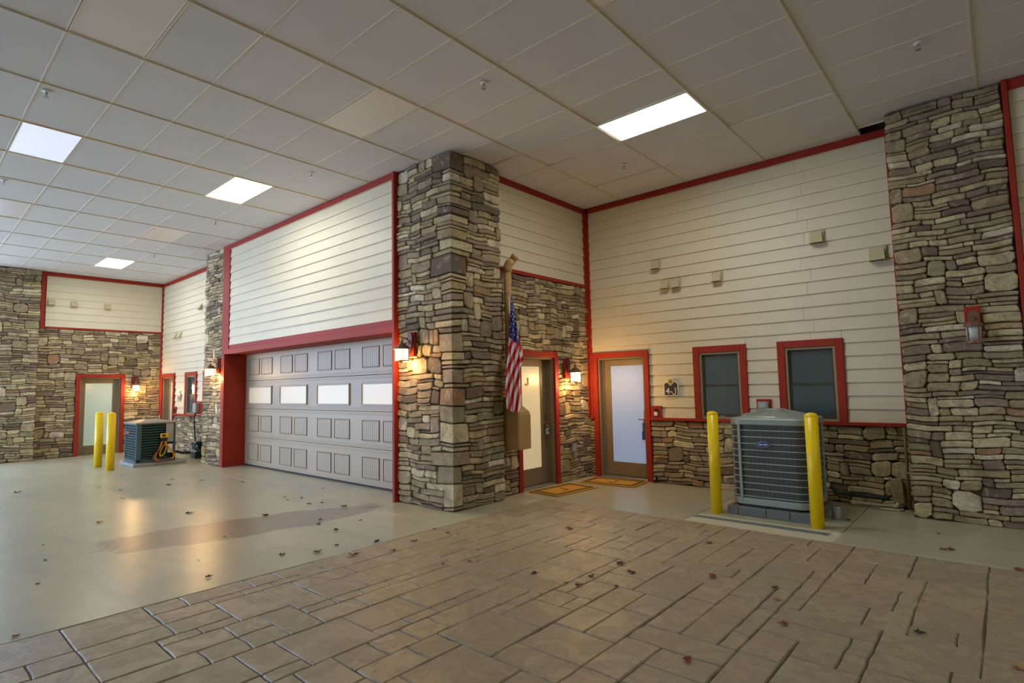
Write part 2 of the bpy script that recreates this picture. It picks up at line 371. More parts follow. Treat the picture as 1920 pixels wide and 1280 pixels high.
# ------------------------------------------------------------------ siding
def siding_on(parent, F, u0, u1, v0, v1, e, openings=(), splits=()):
    v = v0; row = 0
    while v < v1 - .01:
        t = min(v + e, v1)
        cuts = sorted(x for x in splits[row % len(splits)] if u0 < x < u1) if splits else []
        spans = list(zip([u0] + cuts, cuts + [u1]))
        for a, b in spans:
            pieces = [(a, b, v, t)]
            for (ou0, ou1, ov0, ov1) in openings:
                new = []
                for (p, q, lo, hi) in pieces:
                    if ou1 <= p or ou0 >= q or ov1 <= lo or ov0 >= hi: new.append((p, q, lo, hi)); continue
                    if ou0 > p: new.append((p, ou0, lo, hi))
                    if ou1 < q: new.append((ou1, q, lo, hi))
                    if ov0 > lo: new.append((max(p, ou0), min(q, ou1), lo, ov0))
                    if ov1 < hi: new.append((max(p, ou0), min(q, ou1), ov1, hi))
                pieces = new
            for (p, q, lo, hi) in pieces:
                if q - p < .02 or hi - lo < .012: continue
                g_ = .0015; top = min(hi + .012, v1)
                MB(F).add([(p + g_, lo, .0), (q - g_, lo, .0), (q - g_, top, 0), (p + g_, top, 0), (p + g_, lo, .025), (q - g_, lo, .025), (q - g_, top, .003), (p + g_, top, .003)],
                    [(0, 3, 2, 1), (4, 5, 6, 7), (0, 1, 5, 4), (1, 2, 6, 5), (2, 3, 7, 6), (3, 0, 4, 7)]).build('siding_plank', M_side, parent)
        v = t; row += 1

# ================================================================== SETTING
# floor: dark joint base, poured slabs, stamped pavers
floor = struct('floor', 'concrete floor of the covered drive with a stamped slate pattern area')
MB().box(-40, 9, -14, 12, -.2, -.012).build('subfloor', M_joint, floor)
def slab(x0, x1, y0, y1): MB().box(x0 + .004, x1 - .004, y0 + .004, y1 - .004, -.1, 0, .004).build('concrete_slab', M_conc, floor)
slab(-40, -4.03, -14, -.49); slab(-5.63, -4.03, -.49, 1.36); slab(-11.85, -5.63, -.49, .7); slab(-40, -11.85, -.49, 6)
slab(-4.9, -1.98, 1.36, 3.9); slab(-1.98, -.43, 1.36, 3.9); slab(-.43, 9, 1.36, 3.9)
MB().box(-4.03, 9, -14, 1.36, -.1, -.0075).build('joint_bed', M_groove, floor)
def paving():
    rng = random.Random(11); X0, X1, Y0, Y1 = -4.025, 2.6, -6.2, 1.355
    Q = .1225
    sizes = [(4, 3), (3, 3), (3, 2), (2, 2), (5, 3), (4, 4), (3, 4), (2, 3), (4, 2), (5, 2), (2, 4)]
    nx, ny = int((X1 - X0) / Q), int((Y1 - Y0) / Q); occ = set(); out = []
    for j in range(ny):
        for i in range(nx):
            if (i, j) in occ: continue
            rng.shuffle(sizes)
            for (w, h) in sizes + [(2, 1), (1, 2), (1, 1)]:
                if i + w <= nx and j + h <= ny and all((i + p, j + q) not in occ for p in range(w) for q in range(h)): break
            for p in range(w):
                for q in range(h): occ.add((i + p, j + q))
            out.append((X0 + i * Q, X0 + (i + w) * Q, Y1 - (j + h) * Q, Y1 - j * Q))
    cxy = Vector((-1.4, -1.6)); out.sort(key=lambda r: (Vector(((r[0] + r[1]) / 2, (r[2] + r[3]) / 2)) - cxy).length)
    rest = MB()
    for k, (x0, x1, y0, y1) in enumerate(out):
        b = MB() if k < 300 else rest; gp = .0035; tn = rng.random(); n = 5; vs = []; z0 = rng.uniform(-.0015, .0015)
        us = [x0 + gp, x0 + gp + .007, (x0 + x1) / 2, x1 - gp - .007, x1 - gp]; ws = [y0 + gp, y0 + gp + .007, (y0 + y1) / 2, y1 - gp - .007, y1 - gp]
        for q, y in enumerate(ws):
            for p, x in enumerate(us):
                ed = p in (0, 4) or q in (0, 4)
                jx = .004 * math.sin(y * 31 + x * 3) + rng.uniform(-.002, .002); jy = .004 * math.sin(x * 29 + 1)
                vs.append((x + jx, y + jy, -.008 if ed else z0 + rng.uniform(-.001, .002)))
        b.add(vs, [(q * n + p, q * n + p + 1, (q + 1) * n + p + 1, (q + 1) * n + p) for q in range(4) for p in range(4)], tn)
        if b is not rest: b.build('paving_stone', M_pave, floor, tone=True, smooth=False, fix=False)
    if rest.v: o = rest.build('outer_paving_stones', M_pave, floor, tone=True, smooth=False, fix=False); o['kind'] = 'stuff'
paving()
MB().box(2.55, 9, -14, 1.355, -.1, -.004).box(-4.02, 2.6, -14, -6.1, -.1, -.004).build('plain_paving_beyond', M_pave, floor, tone=True)
MB().add([(-.40 - 1.58, 1.375, .001), (-.42, 1.375, .001), (-.42, 1.80, .001), (-1.94, 1.80, .001)], [(0, 1, 2, 3)]).build('mortar_patch', M_patch, floor)

# ceiling
ceil = struct('ceiling', 'suspended ceiling of pale rectangular tiles in a metal grid', (0, 0, H))
PX, X_ = 1.2007, -.256
PY, Y_ = .604, .235
xs = [X_ + PX * k for k in range(-15, 4)]; ys = [Y_ + PY * k for k in range(-10, 7)]
LIGHTS = {(-7, -3): 'on', (-2, 1): 'on', (-13, -3): 'on', (-7, -7): 'dim', (-4, -7): 'off', (-4, -3): 'off', (-10, -3): 'off', (-10, -7): 'off', (-1, -3): 'off'}
tile_me = None
for kx in range(-15, 3):
    for ky in range(-10, 6):
        x0, x1, y0, y1 = X_ + PX * kx, X_ + PX * (kx + 1), Y_ + PY * ky, Y_ + PY * (ky + 1)
        if (kx, ky) in LIGHTS: continue
        yt = y1
        if y0 > 3.5: continue
        if x1 < -11.8 and y0 > .5: continue
        if x1 < -4.7 and y0 > 1.1: continue
        if (kx, ky) == (0, 5): continue
        if kx == 0 and ky == 4: pass
        yt = min(y1, 3.5)
        b = MB().box(x0 + .012, x1 - .012, y0 + .012, yt - .004, .004, .02, .003)
        if abs(yt - y1) < 1e-6 and tile_me:
            o = bpy.data.objects.new('ceiling_tile', tile_me); COL.objects.link(o)
        else:
            b2 = MB().box(-PX / 2 + .004, PX / 2 - .004, -(y1 - y0) / 2 + .004, (yt - y0) - (y1 - y0) / 2 - .004, .004, .02, .003)
            o = b2.build('ceiling_tile', M_tile, None, origin=(0, 0, 0))
            if abs(yt - y1) < 1e-6: tile_me = o.data
        o.parent = ceil; o.location = ((x0 + x1) / 2, (y0 + y1) / 2, 0); LOC[o.name] = Vector((0, 0, H))
        if (kx, ky) in ((-3, 1), (-2, 0), (-1, 2), (-3, 3), (0, 4), (-4, 0)): o.rotation_euler = (math.radians(.9), 0, 0); o.location.z += .008
for k in range(-15, 4):
    x = X_ + PX * k; y1 = 3.52 if k > -4 else (1.0 if k > -6 else (.5 if k < -9 else .05))
    st = M_bar_rust if k in (-6, -7) else M_bar
    MB(lambda a, b, c: (a, b, c)).box(x - .015, x + .015, -6.1, y1, H - .004, H + .03, .0015).box(x - .006, x + .006, -6.1, y1, H - .008, H - .003).build('grid_bar', st, ceil)
for k in range(-10, 6):
    y = Y_ + PY * k
    xa = -17.5 if y < .48 else (-11.7 if y < .0 else -4.63)
    if .05 < y < .5: xa = -17.5
    x1 = 3.4
    MB().box(xa, x1, y - .007, y + .007, H - .002, H + .03, .0015).build('grid_bar', M_bar, ceil)
MB().box(-18.6, 9, -14, -5.82, H, H + .03).build('plain_soffit', M_tile, ceil)
MB().box(3.3, 9, -5.82, 4, H, H + .03).build('plain_soffit', M_tile, ceil)
MB().box(-18.6, 9, -14, 4, H + .35, H + .4).build('roof_deck', M_back, ceil)
MB(FA(3.56)).box(-.26, .1, H - .14, H + .3, 0, .02).box(-.24, -.2, H - .05, H + .02, .02, .06).box(-.16, -.13, H - .05, H + .2, .02, .05).box(-.09, -.03, H - .03, H + .02, .02, .06).build('ceiling_joist', M_wood, ceil)
MB().add([(-.25, 3.26, H), (.08, 3.26, H), (.08, 3.28, H + .12), (-.25, 3.28, H + .12)], [(0, 1, 2, 3)]).build('gap_board', M_lumber, ceil)

def troffer(kx, ky, mode, label):
    x0, x1, y0, y1 = X_ + PX * kx, X_ + PX * (kx + 1), Y_ + PY * ky, Y_ + PY * (ky + 1)
    t = thing('ceiling_light', label, 'ceiling light', ((x0 + x1) / 2, (y0 + y1) / 2, H), 'recessed ceiling lights')
    MB().frame(x0 + .014, x1 - .014, y0 + .012, y1 - .012, .012, H - .002, H + .03, .001).build('frame', M_bar, t)
    MB().box(x0 + .02, x1 - .02, y0 + .02, y1 - .02, H + .004, H + .012).build('diffuser', {'on': M_diff, 'dim': M_diff_cool, 'off': M_diff_off}[mode], t)
TL = {(-7, -3): 'glowing ceiling light panel above the drive in front of the garage door', (-2, 1): 'glowing ceiling light panel nearest the stone alcove with two windows',
      (-13, -3): 'farthest glowing ceiling light panel, near the far stone wall', (-7, -7): 'bluish dimly lit ceiling light panel at left edge of the photo',
      (-4, -7): 'large unlit ceiling light panel cut by the top edge of photo', (-4, -3): 'unlit pinkish ceiling light panel left of the central stone pillar top',
      (-10, -3): 'small distant unlit ceiling light panel, between the two glowing ones', (-10, -7): 'unlit ceiling light panel low at the far left edge of photo',
      (-1, -3): 'unlit ceiling light panel barely showing at the top edge, right of centre'}
for k, mode in LIGHTS.items(): troffer(*k, mode, TL[k])
# the drive goes on behind the camera, with the same lamps in its ceiling
for (x, y) in ((-13, -9.5), (-3, -9.5), (4.6, -3.7), (5.2, .9)):
    MB().box(x - .58, x + .58, y - .28, y + .28, H - .006, H - .001).build('diffuser_beyond', M_diff, ceil)

# opposite side and right end of the drive (behind the camera)
w = struct('wall_opposite', 'plain opposite wall of the covered drive, behind the viewer')
MB().box(-11, 9, -13.2, -13, 0, H).build('wall_panel', M_side, w)
w = struct('wall_right', 'right end of the covered drive, outside the frame')
MB().box(8.2, 8.4, -13, 4, 0, H).build('wall_panel', M_side, w)

w = struct('wall_light_block', 'unseen dark panels added behind the siding to stop light leaks')
MB().box(-18.7, 9, 3.95, 4.05, 0, H + .4).box(-18.7, -18.6, -3.28, 4, 0, H + .4).box(-18.6, -17.62, -3.28, -3.2, 0, H + .4).build('leak_blocker', M_back, w)  # dark boxes added out of view, they keep sky light from leaking in
# ---- garage bay
wg = struct('wall_garage', 'cream siding wall above the garage door')
F0 = FA(0)
MB(F0).box(-11.6, -5.62, 2.5, H + .02, -.5, -.002).build('backing', M_back, wg)
siding_on(wg, F0, -11.5, -5.655, 2.61, H - .05, .1745)
t1 = struct('trim_1', 'red painted beam across the top of the garage door')
MB(F0).box(-11.76, -5.62, 2.42, 2.53, -.44, .045, .004).box(-11.5, -5.62, 2.53, 2.612, -.1, .02, .003).build('header_beam', M_red, t1)
t2 = struct('trim_2', 'tall red post at the left of the garage door')
MB(F0).box(-11.85, -11.5, 2.42, H, -.3, .035, .004).box(-11.85, -11.7, 0, 2.42, -.46, .035, .004).build('corner_post', M_red, t2)
t3 = struct('trim_3', 'red trim along the top of the garage siding')
MB(F0).box(-11.5, -5.655, H - .1, H - .001, -.02, .03, .003).build('top_trim', M_red, t3)
t4 = struct('trim_4', 'thin red upright between garage siding and stone pillar')
MB(F0).box(-5.665, -5.615, 0, H - .001, -.44, .05, .003).build('side_trim', M_red, t4)

# garage door: four sections with raised panels and a row of lit windows
gd = struct('door_1', 'wide beige garage door with four lit windows showing')
F = FA(.437)
ZS = [0.03, .63, 1.235, 1.84, 2.445]
MB(F).box(-11.82, -5.6, 0, .03, -.04, .004).build('bottom_seal', M_rubber, gd)
units = [-11.53, -10.08, -8.625, -7.17]
for s in range(4):
    z0, z1 = ZS[s], ZS[s + 1]
    b = MB(F).box(-11.82, -5.6, z0 + .002, z1 - .004, -.05, 0, .004)
    for q in (.03, .055): b.box(-11.8, -5.6, z0 + q, z0 + q + .006, 0, .006, .002)
    for q in (.035, .06): b.box(-11.8, -5.6, z1 - q, z1 - q + .006, 0, .006, .002)
    sec = b.build('door_section', M_gdoor, gd)
    if s == 2:
        for u in units:
            MB(F).frame(u, u + 1.1, 1.33, 1.715, .028, 0, .022, .004).build('window_frame', M_gdoor, sec)
            MB(F).box(u + .028, u + 1.072, 1.357, 1.688, -.002, .006).build('window_pane', M_gglass, sec)
    else:
        pz0 = {0: .135, 1: .75, 3: 1.96}[s]; pz1 = {0: .49, 1: 1.095, 3: 2.315}[s]
        for u in units:
            for a in (.02, .61):
                A, B = u + a, u + a + .485
                b = MB(F).box(A + .02, B - .02, pz0 + .02, pz1 - .02, 0, .008, .003)
                b.cur = 1; b.frame(A, B, pz0, pz1, .014, 0, .013, .003); b.cur = 2
                for i in range(1, 8): x = A + .02 + (B - A - .04) * i / 8; b.box(x - .002, x + .002, pz0 + .022, pz1 - .022, .008, .0095)
                b.build('raised_panel', [M_gdoor, M_gline, M_ggroove], sec)

# ---- central stone pillar
def unroll(x0, x1, y0):
    Wd = x1 - x0
    def F(u, v, d):
        if abs(u - Wd) < 1e-5: return (x1 + d, y0 - d, v)
        return (x0 + u, y0 - d, v) if u < Wd else (x1 + d, y0 + (u - Wd), v)
    return F
pil = thing('stone_pillar', 'tall square ledge stone pillar in the centre between garage door and flag', 'pillar', (-5.03, .5, 0), 'stone pillars')
MB().box(-5.615, -4.49, .05, 1.0, 0, H - .004).build('core', M_stone_back, pil)
stonework(pil, unroll(-5.612, -4.487, .047), 0, 1.125 + .955, H - .006, 3, corner=1.125, limit=299, k=1.08)

# ---- wall with door J (faces +x)
wj = struct('wall_left', 'stone and siding wall beside the flag')
FJ = FB(-4.66)
b = MB(FJ).box(.96, 1.53, 0, 3.36, -.1, 0).box(2.5, 3.6, 0, 3.36, -.1, 0).box(1.53, 2.5, 2.12, 3.36, -.1, 0).box(.96, 3.6, 3.36, H, -.1, 0); b.build('backing', M_stone_back, wj)
stonework(wj, FJ, 1.0, 3.51, 3.345, 7, skyline=[(1.0, 1.5, 0.), (1.5, 2.53, 2.155), (2.53, 3.51, 0.)], limit=295, k=.98)
siding_on(wj, FB(-4.645), 1.0, 3.49, 3.40, H - .05, .1745)
for nm, lb, bx in (('trim_5', 'red strip between siding and stone above door J', (.98, 3.47, 3.35, 3.405, -.02, .05)), ('trim_6', 'red trim under the ceiling above door J', (1.0, 3.5, H - .1, H - .001, -.02, .035))):
    t = struct(nm, lb); MB(FJ).box(*bx, .003).build('trim_board', M_red, t)
t = struct('trim_7', 'tall red corner trim from the ceiling down to the stone ledge')
MB(FJ).box(3.42, 3.5, 1.04, H - .001, -.02, .055, .003).build('corner_board', M_red, t)
MB(FA(3.518)).box(-4.605, -4.555, 1.04, H - .001, 0, .035, .003).build('corner_board', M_red, t)

def door(name, label, F, a0, a1, glass, hinge='l', trim_h=2.16, gz0=.26, gz1=1.92, sign=None, tw=.088, handle_side=1, ga=None, rec=.12):
    d = struct(name, label)
    b = MB(F).box(a0, a0 + tw, 0, trim_h, -.02, .062, .004).box(a1 - tw, a1, 0, trim_h, -.02, .062, .004).box(a0 + tw, a1 - tw, trim_h - tw - .01, trim_h, -.02, .062, .004); b.build('red_casing', M_red, d)
    i0, i1, it = a0 + tw, a1 - tw, trim_h - tw - .01
    b = MB(F).box(i0, i0 + .03, 0, it, -rec - .05, .02, .003).box(i1 - .03, i1, 0, it, -rec - .05, .02, .003).box(i0 + .03, i1 - .03, it - .03, it, -rec - .05, .02, .003)
    b.box(i0 + .03, i0 + .05, 0, it - .03, -rec - .03, -rec + .03, .002).box(i1 - .05, i1 - .03, 0, it - .03, -rec - .03, -rec + .03, .002); b.build('door_frame', M_bronze, d)
    MB(F).box(i0, i1, 0, .022, -rec - .05, .03, .004).build('sill', M_alu, d)
    s0, s1 = i0 + .035, i1 - .035
    g0, g1 = ga or (s0 + .125, s1 - .125)
    b = MB(F).box(s0, g0, .03, it - .035, -rec - .04, -rec, .003).box(g1, s1, .03, it - .035, -rec - .04, -rec, .003).box(g0, g1, .03, gz0, -rec - .04, -rec, .003).box(g0, g1, gz1, it - .035, -rec - .04, -rec, .003)
    slab_ = b.build('door_leaf', M_bronze, d)
    MB(F).box(g0, g1, gz0, gz1, -rec - .03, -rec - .012).build('glass_panel', glass, slab_)
    hx = s1 - .06 if handle_side > 0 else s0 + .06
    b = MB(F).box(hx - .018, hx + .018, .9, 1.14, -rec, -rec + .008, .003).tube([(hx, 1.0, -rec), (hx, 1.0, -rec + .05), (hx - handle_side * .1, 1.0, -rec + .05)], .009)
    b.lathe(hx, 1.1, [(.016, -rec), (.016, -rec + .02)], 12, 'd'); b.build('lever_handle', M_gold, slab_)
    return d, slab_, hx
dJ, leafJ, hxJ = door('door_2', 'brown framed door with a cream frosted panel and letter J behind the flag', FJ, 1.495, 2.53, M_cream, gz0=.29, gz1=1.915, ga=(1.73, 2.25), rec=.11)
letter_j(FJ, 1.93, 1.675, .125, -.122, .014, 'letter', M_gold, dJ, serif=False)
FJs = FB(-4.66)

# ---- alcove back wall (faces -y), also used for the far alcove
def alcove_wall(wname, wlabel, x0, x1, Y, dx, seed, dname, dlabel, win, far=False):
    F = FA(Y); Fs = FA(Y + .02); wb = struct(wname, wlabel)
    dz0, dz1 = dx - 4.53, dx - 3.445
    b = MB(Fs)
    b.box(x0, dz0 + .03, 0, H, -.1, -.002).box(dz1 - .03, x1, 0, 1.12, -.1, -.002).box(dz0 + .03, dz1 - .03, 2.12, H, -.1, -.002)
    b.box(dz1 - .03, x1, 2.1, H, -.1, -.002)
    ops = []
    for (a, c) in win: ops.append((dx + a, dx + c))
    px_ = dz1 - .03
    for (a, c) in ops: b.box(px_, a + .05, 1.12, 2.1, -.1, -.002); px_ = c - .05
    b.box(px_, x1, 1.12, 2.1, -.1, -.002); b.build('backing', M_stone_back, wb)
    stonework(wb, F, x0 - .02, dz0, 1.0, seed, limit=40, k=.6)
    stonework(wb, F, dz1, x1 - .0, 1.0, seed + 1, limit=(240 if not far else 120))
    t = struct({'wall_back': 'trim_8', 'wall_far_back': 'trim_12'}[wname], 'red ledge board on top of the ' + ('near' if not far else 'far') + ' low stone wall')
    MB(F).box(dz1, x1, 1.0, 1.045, -.02, .085, .004).build('ledge_board', M_red, t)
    MB(F).box(x0 + .03, dz0, 1.0, 1.045, -.02, .085, .004).build('ledge_board', M_red, t)
    op4 = [(dz0, dz1, 0, 2.155)] + [(a + .02, c - .02, 1.0, 2.135) for a, c in ops]
    siding_on(wb, F, x0 + .03, x1, 1.04, H - .05, .1745, op4, splits=([dx - 1.07], [], [dx - 3.9, dx - 1.0], [dx - .95] if not far else []))
    t = struct({'wall_back': 'trim_9', 'wall_far_back': 'trim_13'}[wname], 'red trim under the ceiling of the ' + ('near' if not far else 'far') + ' alcove')
    MB(F).box(x0 + .03, x1, H - .1, H - .001, -.02, .035, .003).build('trim_board', M_red, t)
    return F
FK = alcove_wall('wall_back', 'cream siding wall over a low ledge of stacked stone', -4.63, .13, 3.518, 0, 21, 'door_3', '', [(-2.68, -1.86), (-1.44, -.61)])
dK, leafK, hxK = door('door_3', 'brown framed door with bluish frosted glass next to the house number sign', FK, -4.53, -3.445, M_bluegl, ga=(-4.27, -3.64), rec=.11)

def window(name, label, F, a0, a1, z0=1.045, z1=2.155, glass=None):
    wdw = struct(name, label); t = .098
    b = MB(F).box(a0, a0 + t, z0, z1, -.02, .05, .004).box(a1 - t, a1, z0, z1, -.02, .05, .004).box(a0 + t, a1 - t, z1 - t, z1, -.02, .05, .004); b.build('red_casing', M_red, wdw)
    b = MB(F).frame(a0 + t, a1 - t, z0, z1 - t, .032, -.06, .03, .003); b.build('window_frame', M_winframe, wdw)
    i0, i1, j0, j1 = a0 + t + .032, a1 - t - .032, z0 + .032, z1 - t - .032; mid = (j0 + j1) / 2
    s1_ = MB(F).frame(i0, i1, mid - .012, j1, .026, -.05, -.02, .002, wb=.03).build('upper_sash', M_sash, wdw)
    MB(F).box(i0 + .026, i1 - .026, mid + .018, j1 - .026, -.04, -.034).build('pane', glass or M_darkgl, s1_)
    s2_ = MB(F).frame(i0, i1, j0, mid + .014, .026, -.03, .0, .002, wb=.04).build('lower_sash', M_sash, wdw)
    MB(F).box(i0 + .026, i1 - .026, j0 + .04, mid - .012, -.02, -.014).build('pane', glass or M_darkgl, s2_)
    MB(F).box((i0 + i1) / 2 - .03, (i0 + i1) / 2 + .03, j0 + .005, j0 + .015, 0, .012, .002).build('sash_lift', M_silver, s2_)
window('window_1', 'narrower dark sash window with red casing, nearer the door', FK, -2.68, -1.865)
window('window_2', 'wider dark sash window with red casing behind the grey air conditioner', FK, -1.437, -.612)

# ---- right pillar and the wall right of it
pr = thing('stone_pillar', 'wide ledge stone pillar at the right edge with an unlit lantern', 'pillar', (.6, 3.2, 0), 'stone pillars')
MB().box(.07, 1.14, 3.07, 3.6, 0, H - .004).build('core', M_stone_back, pr)
stonework(pr, FA(3.065), .065, 1.14, H - .006, 31, limit=299, k=.98)
wr = struct('wall_right_bay', 'cream siding bay right of the right stone pillar')
MB(FA(3.09)).box(1.15, 3.6, 0, H, -.4, -.002).build('backing', M_stone_back, wr)
siding_on(wr, FA(3.08), 1.2, 3.6, 2.46, H - .05, .1745)
stonework(wr, FA(3.08), 1.19, 2.6, 1.0, 33, limit=80)
t = struct('trim_10', 'red upright between right stone pillar and siding'); MB(FA(3.08)).box(1.145, 1.195, 1.02, H - .001, -.02, .075, .003).build('side_trim', M_red, t)
MB(FA(3.08)).box(1.195, 3.6, H - .11, H - .001, -.02, .05, .003).build('top_trim', M_red, t)
MB(FA(3.518)).box(.062 - .05, .062 + .012, 1.04, H - .001, 0, .05, .003).build('left_upright', M_red, t)
wz = struct('window_3', 'window with red casing cut by the right edge of the photo')
MB(FA(3.08)).box(1.195, 2.2, 2.36, 2.46, -.02, .06, .004).box(1.195, 2.2, 1.0, 1.06, -.02, .07, .004).build('red_casing', M_red, wz)
MB(FA(3.08)).frame(1.197, 2.1, 1.06, 2.36, .05, -.03, .03, .003).build('window_frame', M_palegrey, wz)
MB(FA(3.08)).box(1.247, 2.05, 1.11, 2.31, -.02, -.01).build('pane', M_darkgl, wz)

# ---- far bay: back wall, far wall, far pillars
FFK = alcove_wall('wall_far_back', 'far siding wall over a low stone ledge', -17.5, -12.6, .48, -12.86, 41, 'door_4', '', [(-2.62, -1.80), (-1.36, -.53)], far=True)
door('door_4', 'narrow looking brown door in the far corner with red casing', FFK, -17.38, -16.30, M_paleglass, ga=(-17.1, -16.5), rec=.11)
window('window_4', 'far sash window with red casing reflecting a lantern', FFK, -15.5, -14.67)
window('window_5', 'second far window mostly hidden behind the far stone pillar', FFK, -14.22, -13.4)
wf = struct('wall_far', 'far end wall of stacked stone with siding above')
FX = FB(-17.5)
MB(FX).box(-2.5, -1.48, 0, H, -.3, -.03).box(-.47, .5, 0, H, -.3, -.03).box(-1.48, -.47, 2.1, H, -.3, -.03).build('backing', M_stone_back, wf)
stonework(wf, FB(-17.53), -2.35, .46, 3.35, 51, skyline=[(-2.35, -1.53, 0.), (-1.53, -.44, 2.155), (-.44, .46, 0.)], limit=299, k=1.05)
siding_on(wf, FX, -2.22, .44, 3.39, H - .05, .187)
t = struct('trim_11', 'red frame around the far siding panel')
MB(FX).box(-2.33, -2.24, 3.33, H - .001, -.02, .05, .003).box(-2.24, .44, H - .1, H - .001, -.02, .04, .003).box(-2.24, .44, 3.345, 3.39, -.02, .04, .003).box(.42, .46, 1.04, H - .1, -.02, .04, .003).build('trim_boards', M_red, t)
door('door_5', 'far brown door with pale glass behind the yellow bollards', FX, -1.53, -.44, M_paleglass, gz0=.25, gz1=1.915, ga=(-1.3, -.69), rec=.09)
pf = thing('stone_pillar', 'stone pillar at the far left edge, taller than the door beside it', 'pillar', (-17.4, -2.75, 0), 'stone pillars')
MB().box(-17.8, -17.4, -3.2, -2.34, 0, H - .004).build('core', M_stone_back, pf)
stonework(pf, FB(-17.4), -3.2, -2.34, H - .006, 55, limit=200, k=1.05)
t = struct('trim_14', 'red upright left of the farthest stone pillar'); MB(FB(-17.5)).box(-3.28, -3.2, 0, H - .001, -.1, .14, .003).build('side_trim', M_red, t)
pm = thing('stone_pillar', 'stone pillar beside the red post left of the garage door', 'pillar', (-12.4, .25, 0), 'stone pillars')
MB().box(-12.93, -11.86, .03, .47, 0, H - .004).build('core', M_stone_back, pm)
stonework(pm, FA(.028), -12.93, -11.86, H - .006, 61, limit=230, k=1.05)

# ================================================================== THINGS
def lantern(F, u, v, label, board=True, lit=True, dd=.15, sc=1.0, gap=.055):
    """wall lantern: ornate plate, scroll arm, tapered roof, glass cage; (u, v) = centre of the glass"""
    lp = F(u, v + .1, gap)
    t = thing('wall_lantern', label, 'wall lantern', lp, 'wall lanterns')
    if board: MB(F).box(u - .07, u + .07, v - .02, v + .32, gap - .05, gap, .003).build('mounting_board', M_red, t)
    pl = [(.0, -.17), (.025, -.12), (.05, -.06), (.042, 0), (.058, .06), (.045, .12), (.03, .15), (0, .17)]
    poly = [(u + x, v + .17 + y * .9) for x, y in pl] + [(u - x, v + .17 + y * .9) for x, y in pl[1:-1][::-1]]
    MB(F).prism(poly, gap, gap + .018).build('backplate', M_plate, t)
    d = gap + dd
    arm = [(u, v + .14, gap + .01), (u, v + .19, gap + .03), (u, v + .235, gap + .07), (u, v + .24, d - .02), (u, v + .215, d), (u, v + .17, d)]
    b = MB(F).tube(arm, .008); b.tube([(u, v + .24, d - .01), (u, v + .25, d + .03), (u, v + .235, d + .05), (u, v + .22, d + .035)], .006); b.build('scroll_arm', M_copper, t)
    MB(F).lathe(u, d, [(.125 * sc, v + .075), (.12 * sc, v + .085), (.085 * sc, v + .115), (.05 * sc, v + .15), (.022 * sc, v + .16), (.02 * sc, v + .18), (.005, v + .19)], 12).build('roof', M_copper, t, smooth=False)
    MB(F).lathe(u, d, [(.088 * sc, v - .075), (.093 * sc, v + .075)], 12).build('glass', M_lglass if lit else M_seedy, t, smooth=True)
    for k in range(6):
        a = math.pi / 6 + k * math.pi / 3; x, z = u + .096 * sc * math.cos(a), d + .096 * sc * math.sin(a)
        MB(F).tube([(x, v - .078, z), (x, v + .078, z)], .0065, 6).build('cage_bar', M_copper, t)
    MB(F).lathe(u, d, [(.02, v - .11), (.04, v - .095), (.1 * sc, v - .09), (.104 * sc, v - .074)], 12).build('base', M_copper, t)
    if lit:
        L = bpy.data.lights.new('bulb', 'POINT'); L.energy = LANTERN; L.color = (1, .60, .24); L.shadow_soft_size = .06
        lo = bpy.data.objects.new('bulb', L); COL.objects.link(lo); lo.location = Vector(F(u, v - .02, d + .125)) - LOC[t.name]; lo.parent = t
        L2 = bpy.data.lights.new('bulb', 'POINT'); L2.energy = LANTERN * .3; L2.color = (1, .58, .22); L2.shadow_soft_size = .04
        lo = bpy.data.objects.new('bulb', L2); COL.objects.link(lo); lo.location = Vector(F(u, v - .14, gap + .06)) - LOC[t.name]; lo.parent = t
    return t
lantern(FA(.0), -5.23, 2.065, 'glowing copper lantern on the central stone pillar beside the garage door')
lantern(FB(-4.62), 2.75, 1.735, 'glowing lantern on the stone wall right of the J door', sc=.92)
lantern(FA(.0), -11.99, 2.04, 'glowing lantern on the pillar left of the garage door')
lantern(FB(-17.5), -.21, 1.77, 'small distant glowing lantern right of the far door with bollards', sc=.9)
# unlit lantern on the right pillar: arched plate, dome and seedy glass
t = thing('wall_lantern', 'unlit copper lantern with seedy glass on the right stone pillar', 'wall lantern', (.745, 2.99, 2.2), 'wall lanterns')
F = FA(3.065); G0 = .075
MB(F).box(.672, .812, 2.03, 2.375, 0, G0, .003).build('mounting_board', M_red, t)
arch = [(.695, 2.05), (.80, 2.05), (.80, 2.27)] + [(.7475 + .0525 * math.cos(a) * .9, 2.27 + .06 * math.sin(a)) for a in [math.pi * k / 8 for k in range(1, 8)]] + [(.695, 2.27)]
MB(F).prism(arch, G0, G0 + .016).build('backplate', M_copper, t)
MB(F).tube([(.7475, 2.10, G0 + .01), (.7475, 2.26, G0 + .03), (.7475, 2.24, G0 + .07)], .009).build('arm', M_copper, t)
cxl, dl = .742, G0 + .11
MB(F).lathe(cxl, dl, [(.088, 2.148), (.088, 2.158), (.062, 2.19), (.03, 2.205), (.004, 2.212)], 14).build('roof', M_copper, t)
MB(F).lathe(cxl, dl, [(.062, 1.985), (.068, 2.15)], 10).build('glass', M_seedy, t, smooth=True)
for k in range(4):
    a = math.pi / 4 + k * math.pi / 2; MB(F).box(cxl + .068 * math.cos(a) - .005, cxl + .068 * math.cos(a) + .005, 1.98, 2.15, dl + .068 * math.sin(a) - .005, dl + .068 * math.sin(a) + .005).build('cage_bar', M_copper, t)
MB(F).lathe(cxl, dl, [(.07, 1.958), (.08, 1.966), (.074, 1.985)], 14).build('base', M_copper, t)

